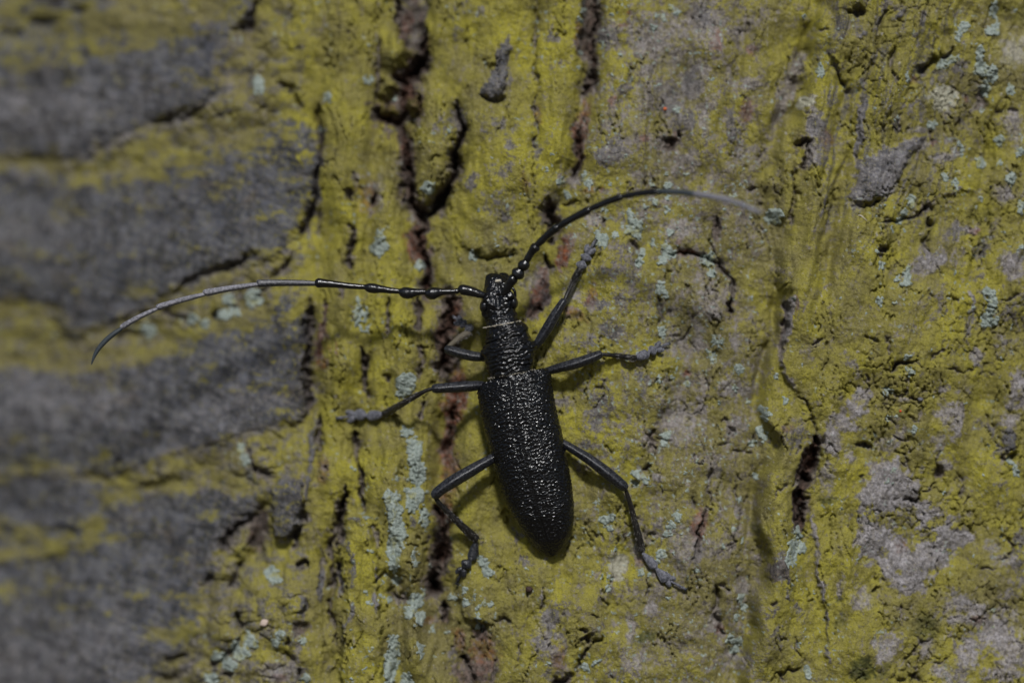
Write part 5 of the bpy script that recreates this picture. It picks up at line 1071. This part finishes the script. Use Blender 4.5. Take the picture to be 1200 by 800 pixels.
# ---- antennae
def seg_list(name, segs, parent, tip=None):
    for ctrl_, mat, kw in segs: mk(name, [tube(ctrl_, 7, 18, **kw)], mat, parent)
LH = HB + 46
antL = bpy.data.objects.new('antenna', None); COL.objects.link(antL); antL.parent = beetle; antL['label'] = 'left antenna, stretched out level with a curved tip'
K = dict(noise=.10)
Lh = lambda x: LH - 2 + (565 - x) * -.035
def S3(x, y, r, r2=None): k_ = 1.12 if x > 372 else 1.22; return (x, y, Lh(x), r * k_, r * k_)
segsL = [
 ([S3(567,346,3.2),S3(562,344.6,4.2),S3(554,342,5.0),S3(545,339.8,5.6),S3(540,339.3,5.0),S3(537,339.6,2.6)], ANT, K),
 ([S3(537.5,340.5,2.6),S3(535,341,3.0),S3(533,341.3,2.5)], ANT, K),
 ([S3(534,341.3,2.3),S3(526,341.6,3.0),S3(518,342,3.6),S3(512,342.6,5.4),S3(506,343.8,6.6),S3(501,343.2,5.0),S3(498,342.2,2.4)], ANT, K),
 ([S3(499,342.2,2.5),S3(492,342.2,3.4),S3(485,342.8,4.6),S3(478,343.4,6.2),S3(472,342.2,5.4),S3(467.5,340.8,2.5)], ANT, K),
 ([S3(468.5,341.2,2.6),S3(458,340.4,3.3),S3(447,338.8,4.0),S3(439,338.0,5.2),S3(432,337.0,4.8),S3(427,335.6,2.3)], ANT, K),
 ([S3(428,336.2,2.6),S3(412,335.2,3.1),S3(395,333.4,3.5),S3(381,332.0,4.4),S3(373,331.4,5.0),S3(369.5,331,3.0)], ANT, K),
 ([S3(370.5,332,2.3),S3(352,331.4,2.9),S3(330,331.2,3.1),S3(312,331.6,3.4),S3(303,331.8,3.5),S3(301.5,332,1.8)], ANM, dict(noise=.06, flute=5, fl_amp=.07)),
 ([S3(302.5,333,1.9),S3(285,335.4,2.6),S3(262,339.0,2.9),S3(247,341.8,3.4),S3(240.5,343.0,3.2),S3(239,344,1.7)], ANG, dict(noise=.06, flute=5, fl_amp=.07)),
 ([S3(240,344.6,1.8),S3(225,348.2,2.5),S3(205,353.6,2.7),S3(190,358.2,3.1),S3(185,360,2.9),S3(183.6,360.8,1.6)], ANG, dict(noise=.06, flute=5, fl_amp=.07)),
 ([S3(184.6,361.4,1.7),S3(170,367.8,2.3),S3(155,375.6,2.5),S3(145,381.6,2.8),S3(141.6,383.8,2.0)], ANG, dict(noise=.06, flute=5, fl_amp=.07)),
 ([S3(142.6,384.6,1.7),S3(134,390.5,2.4),S3(124,398.8,2.5),S3(115.5,408.4,2.2),S3(110,418.4,1.5),S3(107.2,427,.5)], ANB, dict(noise=.04)),
]
seg_list('antenna_segment', segsL, antL)
antR = bpy.data.objects.new('antenna', None); COL.objects.link(antR); antR.parent = beetle; antR['label'] = 'right antenna, arching up toward the viewer'
hx = lambda x: HB + np.interp(x, [590, 600, 613, 652, 700, 770, 813, 853, 895], [44, 52, 60, 84, 108, 142, 162, 184, 208])
def R3(x, y, r): return (x, y, float(hx(x)), r * 1.08, r * 1.08)
pathR = catmull([(590,344,0),(597,333,0),(603,325,0),(608,319,0),(614,310.5,0),(627,290,0),(652,267,0),(688,247,0),(726,231.5,0),(770,224.5,0),(813,227,0),(855,235,0),(892,249.5,0)], 30)[:, :2]
def along(x): i = int(np.argmin(np.abs(pathR[:, 0] - x))); return pathR[i, 1]
def segR(x0, x1, r0, rk, rt, kpos=.78):
    xs_ = [x0 + (x1 - x0) * t for t in (0, .2, .45, .65, kpos, .92, 1)]
    rs = [r0 * .8, r0, r0 * 1.02, (r0 + rk) / 2, rk, rk * .9, rt]
    return [R3(x, along(x), r) for x, r in zip(xs_, rs)]
segsR = [
 ([R3(590,345,3.6),R3(593.5,339,4.4),R3(598,331.5,5.0),R3(601.5,326.5,5.6),R3(604,323.5,3.4)], ANT, K),
 ([R3(603,325,3.4),R3(606,321.5,7.2),R3(608.5,318.6,6.8),R3(611,315,3.6)], ANT, K),
 ([R3(610,315.6,4.0),R3(612.6,312,6.2),R3(615.2,308.6,6.0),R3(617,305,3.2)], ANT, K),
 (segR(616, 629.5, 3.9, 5.4, 3.0, .82), ANT, K), (segR(628, 655, 3.9, 4.9, 2.9, .88), ANT, K), (segR(653.5, 692, 3.8, 4.5, 2.7, .9), ANT, K), (segR(690, 730, 3.5, 4.2, 2.6, .92), ANT, K),
 (segR(728.5, 771.5, 3.3, 3.9, 2.5, .94), ANT, K), (segR(770, 815, 3.1, 3.5, 2.3, .94), ANB, K), (segR(813.5, 856, 3.4, 3.7, 2.6, .94), ANG, K), (segR(854.5, 893, 3.1, 2.8, 1.2, .8), ANG, K)]
seg_list('antenna_segment', segsR, antR)

# ---- legs
def leg(label, femur, tibia, tarsi, claw, spur=None, tmat=None, tibmat=None, clawlen=3.0):
    L = bpy.data.objects.new('leg', None); COL.objects.link(L); L.parent = beetle; L['label'] = label
    femur = [tuple(q) for q in femur]; a_, b_ = femur[-2], femur[-1]; femur[-2] = (*a_[:3], a_[3] * 1.12, a_[4] * 1.1); femur[-1] = (*b_[:3], b_[3] * 1.35, b_[4] * 1.3)
    mk('femur', [tube(femur, 9, 32, keel=.26, noise=.05)], LEG, L)
    mk('tibia', [tube(tibia, 8, 20, noise=.05, keel=.08)], tibmat or TIB, L)
    tm = tmat or TAR
    for k_, t_ in enumerate(tarsi): mk('tarsal_segment', [tube([(q[0], q[1], q[2] + .8, q[3] * (1.22 if i_ not in (0, len(t) - 1) else .72), q[4] * 1.1) for i_, q in enumerate(t)], 6, 18, noise=.05) for t in (t_ if isinstance(t_, list) and isinstance(t_[0], list) else [t_])], tm, L)
    (x0, y0, h0), (x1, y1, h1) = claw; d = np.array([x1 - x0, y1 - y0], float); d /= np.linalg.norm(d) + 1e-9; p = np.array([-d[1], d[0]])
    mk('claw_joint', [tube([(x0, y0, h0, 1.4, 1.4), ((x0 + x1) / 2, (y0 + y1) / 2, (h0 + h1) / 2 + .6, 1.5, 1.5), (x1, y1, h1, 1.9, 1.7)], 5, 12)], tm, L)
    for s in (-1, 1):
        e = np.array([x1, y1]) + d * clawlen * .8 + p * s * clawlen * .9; mdl = np.array([x1, y1]) + d * clawlen * .7 + p * s * clawlen * .35
        mk('claw', [tube([(x1, y1, h1, 1.4, 1.3), (mdl[0], mdl[1], h1 - .1, 1.1, 1.1), (e[0], e[1], h1 - 1.6, .4, .4)], 5, 8)], LEG, L)
    hs_ = []; r_ = random.Random(len(label)); tb = catmull(tibia, 12)
    for i_ in range(46):
        q_ = tb[int((.35 + .65 * r_.random()) * (len(tb) - 1))]; an = r_.uniform(0, 2 * math.pi); dx_, dh_ = math.cos(an), abs(math.sin(an))
        T_ = tb[-1, :2] - tb[0, :2]; T_ /= np.linalg.norm(T_); P_ = np.array([-T_[1], T_[0]])
        a0 = (*(q_[:2] + P_ * dx_ * q_[3] * .9), q_[2] + dh_ * q_[4] * .9); L1 = r_.uniform(1.6, 3.0)
        e0 = (*(np.array(a0[:2]) + P_ * dx_ * L1 * .7 + T_ * L1), a0[2] + dh_ * L1 * .4)
        hs_.append(tube([(*a0, .28, .28), (*e0, .1, .1)], 1, 4))
    mk('bristles', hs_, HAIRG, L)
    for sp in (spur or []): mk('spur', [tube(sp, 3, 8)], TIB, L)
    return L
def lobes(x, y, h, dx, dy, ln=9, wd=4.2, sp=2.2):
    """third tarsal joint: two lobes forking forwards"""
    d = np.array([dx, dy], float); d /= np.linalg.norm(d); p = np.array([-d[1], d[0]]); r_ = []
    for s in (-1, 1):
        q0 = np.array([x, y]); q1 = q0 + d * ln * .35 + p * s * sp * .8; q2 = q0 + d * ln * .75 + p * s * sp * 1.5; q3 = q0 + d * ln + p * s * sp * 1.3
        r_.append([(q0[0], q0[1], h, 1.6, 1.6), (q1[0], q1[1], h + .4, wd * .55, 2.2), (q2[0], q2[1], h, wd * .5, 1.9), (q3[0], q3[1], h - .8, .8, .9)])
    return r_
def g(x, y, o=3.0): return hmax(x, y, 2) + o
# right front
leg('right front leg reaching up', [(620,412,HB+24,4,4),(630,402,HB+29,5.2,5.2),(640,387,HB+33,6.3,6),(650,370,HB+35,6.0,5.6),(658,357,HB+35,4.6,4.6),(661.5,351.5,HB+34,3.2,3.2)],
    [(661.5,352,HB+33,2.0,2.0),(665,344,HB+28,2.6,2.6),(670,334,HB+20,3.2,3.2),(675,324,g(675,324,8),3.8,3.6),(680,315,g(680,315,5),3.8,3.4)],
    [[(680,316,g(680,316,4),2.4,2.4),(681.5,311,g(681,311,5),5.6,4.4),(684,306,g(684,306,4),2.6,2.4)], [(684,306,g(684,306,4),2.2,2.2),(686.6,301.5,g(686,301,4.5),5.8,4.2),(688.6,297,g(688,297,4),2.4,2.2)], lobes(688,298,g(688,296,4),.55,-1,11,5,2.8)],
    [(690,294,g(691,292,4.5)),(697.5,282.5,g(698,282,3.5))], [[(675,332,HB+18,.5,.5),(671,330,HB+19,.4,.4)]], clawlen=2.6)
mk('tibia_brush', [tube([(669.5,331,HB+19,1.6,1.6),(673,323,g(673,323,7),2.3,2.2),(677.5,315,g(677,315,5),1.8,1.8)], 5, 12, noise=.2)], BEIG, beetle, 'yellowish hair brush on the right front tibia')
# right middle
leg('right middle leg reaching sideways', [(630,440,HB+24,4,4),(641,435,HB+29,4.6,4.6),(657,430.5,HB+34,5.6,5.4),(674,426,HB+37,6.4,6),(690,420.5,HB+38,6.0,5.6),(699,416.8,HB+37,5.0,4.8),(704.5,414.5,HB+36,3.4,3.4)],
    [(704,415,HB+35,2.0,2.0),(713,415.6,HB+31,2.4,2.3),(725,417,HB+24,3.0,2.8),(736,418.6,g(736,419,11),3.6,3.2),(744.5,420,g(744,420,7),3.8,3.4)],
    [[(744,420,g(744,420,5),2.4,2.4),(750,417.4,g(750,417,6),4.2,3.6),(757,414.6,g(757,414,6),4.8,3.8),(760,413,g(760,413,5),2.4,2.2)], [(760,413,g(760,413,5),2.2,2.2),(764.5,410.6,g(764,410,5.5),5.2,4.0),(768.5,408.8,g(768,408,5),2.4,2.2)], lobes(767.5,409,g(768,409,4.5),1,-.45,10,4.8,2.8)],
    [(772,407,g(773,406,5)),(783,402.5,g(783,403,5))], clawlen=2.8)
# right hind
leg('right hind leg bent downward', [(650,513,HB+22,4,4),(660,519,HB+26,4.6,4.6),(674,527.5,HB+30,5.4,5.2),(692,539,HB+34,6.2,6),(709,552,HB+36,6.9,6.4),(722,562.5,HB+36,6.6,6.0),(730,569,HB+35,5.4,5),(733.5,572.5,HB+34,3.2,3.2)],
    [(733,573,HB+33,2.2,2.2),(737,585,HB+29,2.8,2.6),(742,603,HB+22,3.4,3.2),(747,623,g(747,623,14),4.2,3.8),(750.5,638,g(750,638,9),4.9,4.2),(752,646,g(752,646,7),4.6,4.0)],
    [[(753.5,648,g(753,648,5),2.6,2.4),(759,654,g(759,654,5),3.4,3.0),(766,662,g(766,662,5),4.6,3.6),(769,665.5,g(769,665,4.5),2.8,2.4)], [(769.5,666,g(769,666,4.5),2.4,2.2),(775,672,g(775,672,5),4.2,3.2),(780.5,677.5,g(780,677,5),5.8,3.4),(782,679,g(782,679,4.5),3,2.2)], lobes(781,677,g(782,678,4.5),1,.72,10,4.6,3.0)],
    [(786,680.5,g(787,681,5)),(802,689.5,g(802,689,3.5))], clawlen=3.4)
# left middle
leg('left middle leg reaching sideways', [(574,453,HB+23,4,4),(563,451.6,HB+27,5.4,5.2),(549,452.4,HB+31,6.3,6),(533,453.4,HB+33,6.3,6),(519,454.4,HB+34,5.6,5.4),(511,455,HB+34,5.0,4.8),(507,455.4,HB+33,3.2,3.2)],
    [(507,455.4,HB+32,2.3,2.3),(500,457.2,HB+30,2.3,2.3),(488,463.4,HB+25,3.0,2.8),(474,471.4,HB+19,3.6,3.2),(460,479.4,g(460,479,9),4.2,3.6),(450,485,g(450,485,6),4.4,3.8)],
    [[(449.5,485.2,g(449,485,5),2.6,2.4),(443,486,g(443,486,5.5),4.2,3.4),(434,487,g(434,487,5.5),5.0,3.8),(430.5,487,g(430,487,5),2.6,2.4)], [(430.5,487,g(430,487,5),2.4,2.2),(424,486,g(424,486,5.5),5.6,3.8),(418.5,485.6,g(418,486,5),4.6,3),(416.5,486,g(416,486,4.5),2.4,2.2)], lobes(418,486.6,g(417,486,5),-1,.12,13,5,3.2)],
    [(411,487.6,g(411,487,5)),(396.5,489.6,g(396,489,3.5))], clawlen=3.2)
# left hind
leg('left hind leg bent downward', [(592,527,HB+22,4,4),(582,534,HB+26,5.2,5),(566,543,HB+31,6.4,6),(549,553,HB+34,7.2,6.8),(532,563,HB+36,7.4,6.8),(518,572.4,HB+36,6.6,6),(511,578.4,HB+35,5.6,5),(508.5,581.4,HB+33,3.2,3.2)],
    [(510,582,HB+32,2.6,2.6),(515,589.6,HB+29,2.9,2.8),(526,600.6,HB+23,3.5,3.2),(540,614.6,HB+17,4.4,4),(552,626,g(552,626,11),5.2,4.4),(558.5,632,g(558,632,8),4.8,4.2)],
    [[(558,634,g(558,634,6),2.8,2.6),(556,642,g(556,642,6),4.0,3.6),(553,652,g(553,652,5.5),4.6,3.8),(551,657,g(551,657,5),2.6,2.4)], [(551,656,g(551,656,5),2.4,2.2),(546.5,661,g(546,661,6),6.0,4.8),(542.5,665.4,g(542,665,5),2.6,2.2)], lobes(543.5,664.5,g(543,665,4.5),-.55,1,11,4.8,2.8)],
    [(541,668,g(540,669,4.5)),(536,682,g(536,682,3.5))], [[(560,631,g(560,631,8),.8,.8),(567.5,630.6,g(567,630,6),.4,.4)], [(560,638,g(560,638,5),.8,.8),(561,652,g(561,652,4),.4,.4)]], tmat=LEG, clawlen=3.0)
# left front: folded back, foot down in the furrow
lf = [(578,420,HB+20,4,4),(566,418.4,HB+21,5.2,5),(552,416.8,HB+21,6.0,5.6),(538,413.4,HB+19,5.9,5.6),(528,410.4,HB+17,5.0,4.8),(522.5,408.6,HB+15,3.4,3.4)]
hf = [hb(548,391), hb(540,380)]
leg('left front leg folded back into the furrow', lf,
    [(523,408.4,HB+13,2.2,2.2),(530,402.6,HB+6,3.0,2.8),(538,396.4,HB+1,3.8,3.4),(546,391.4,HB-2,4.4,4.0),(550.5,388.6,HB-3,4.0,3.6)],
    [[(550,389,HB-3,2.4,2.4),(549.5,384.6,HB-2,4.6,3.6),(546,381,HB-3,2.6,2.4)], [(546.5,381.6,HB-3,2.4,2.2),(543,379.4,HB-3,4.8,3.6),(540,377.4,HB-4,2.4,2.2)], lobes(541,378.4,HB-4,-1,-.6,8,4.6,2.6)],
    [(538,376,HB-3),(532,371.5,HB-5)], tibmat=BEIG, clawlen=2.4)

# ------------------------------------------------------------------ small loose things on the bark
def pebble(name, x, y, rx, ry, rh, rot, col, label, cat, lump=.12, rough=.7):
    m_ = chitin(name + '_surface', col, rough, .35, bumpn=[('n', 2, .6)])
    V, F_ = ellipsoid(x, y, hmax(x, y, 2) + rh * .45, rx, ry, rh, rot, 12, 16, lump, x)
    me = bpy.data.meshes.new(name); V = topx(V); o0 = V.mean(0); me.from_pydata([tuple(v - o0) for v in V], [], [tuple(dict.fromkeys(f)) for f in F_]); me.materials.append(m_)
    me.polygons.foreach_set('use_smooth', np.ones(len(me.polygons), bool)); me.update()
    o = add(name, me, label=label, category=cat); o.location = o0; return o
pebble('seed', 620, 690.5, 4.3, 4.0, 3.2, 10, (.035, .018, .014), 'tiny round dark brown seed on the bark below the beetle tail', 'seed')
pebble('pale_grain', 309.5, 729.5, 5.2, 4.2, 3.2, -30, (.50, .40, .34), 'tiny beige oval grain at the lower left on green bark', 'grain')  # beige oval grain, kind not known
pebble('mite', 1055.3, 481.5, 1.4, 1.4, 1.2, 0, (.60, .07, .02), 'minute orange-red mite on the cracked bark at right', 'mite')
pebble('mite', 779.5, 127.5, 2.2, 1.8, 1.5, 0, (.55, .13, .04), 'orange mite beside a crack at the top right of centre', 'mite')
pebble('bark_crumb', 1078.5, 468, 3.2, 2.6, 2.4, 0, (.10, .10, .12), 'dark grey bark crumb on the square crack at right', 'crumb', .2)
pebble('bark_crumb', 1161, 219, 2.0, 1.6, 1.6, 0, (.02, .02, .02), 'tiny black crumb near the right edge above the crust', 'crumb', .2)
me_ = [tube([(1006,252.5,hb(1006,252)+2,.9,.8),(1009,252.8,hb(1009,253)+2.4,1.0,.8),(1013,256,hb(1013,256)+2.2,.5,.5),(1019,261.5,hb(1019,261)+2,.35,.35)], 4, 8)]
Vn, Fn = me_[0]; me = bpy.data.meshes.new('plant_hair'); Vn = topx(Vn); o0 = Vn.mean(0)
me.from_pydata([tuple(v - o0) for v in Vn], [], [tuple(dict.fromkeys(f)) for f in Fn]); me.materials.append(HAIR); me.update()
o = add('plant_hair', me, label='short white plant hair lying under the violet shard of bark', category='plant hair'); o.location = o0

# ------------------------------------------------------------------ the ground the tree stands on
N = Nodes('woodland_floor')
gn = N.n('ShaderNodeTexNoise'); gn.inputs['Scale'].default_value = 9; gn.inputs['Detail'].default_value = 6; N.l(N.pos, gn.inputs['Vector'])
N.l(N.ramp(gn.outputs['Fac'], [(.35, (.035,.028,.018)), (.55, (.085,.065,.035)), (.7, (.05,.065,.02))]), N.b.inputs['Base Color']); N.b.inputs['Roughness'].default_value = .95
bb = N.n('ShaderNodeBump'); bb.inputs['Distance'].default_value = .03; N.l(gn.outputs['Fac'], bb.inputs['Height']); N.l(bb.outputs[0], N.b.inputs['Normal'])
t_ = np.concatenate([np.linspace(-200, -8, 12), np.linspace(-6, 6, 60), np.linspace(8, 200, 12)])
gX, gY = np.meshgrid(t_, t_); gZ = .05 * perlin(gX / 1.3, gY / 1.3, 120) + .02 * perlin(gX / .4, gY / .4, 121)
idg = np.arange(gX.size).reshape(gX.shape)
add('ground', npmesh('ground', np.stack([gX, gY, gZ], -1).reshape(-1, 3), np.stack([idg[:-1, :-1], idg[:-1, 1:], idg[1:, 1:], idg[1:, :-1]], -1).reshape(-1, 4), N.m), kind='structure')
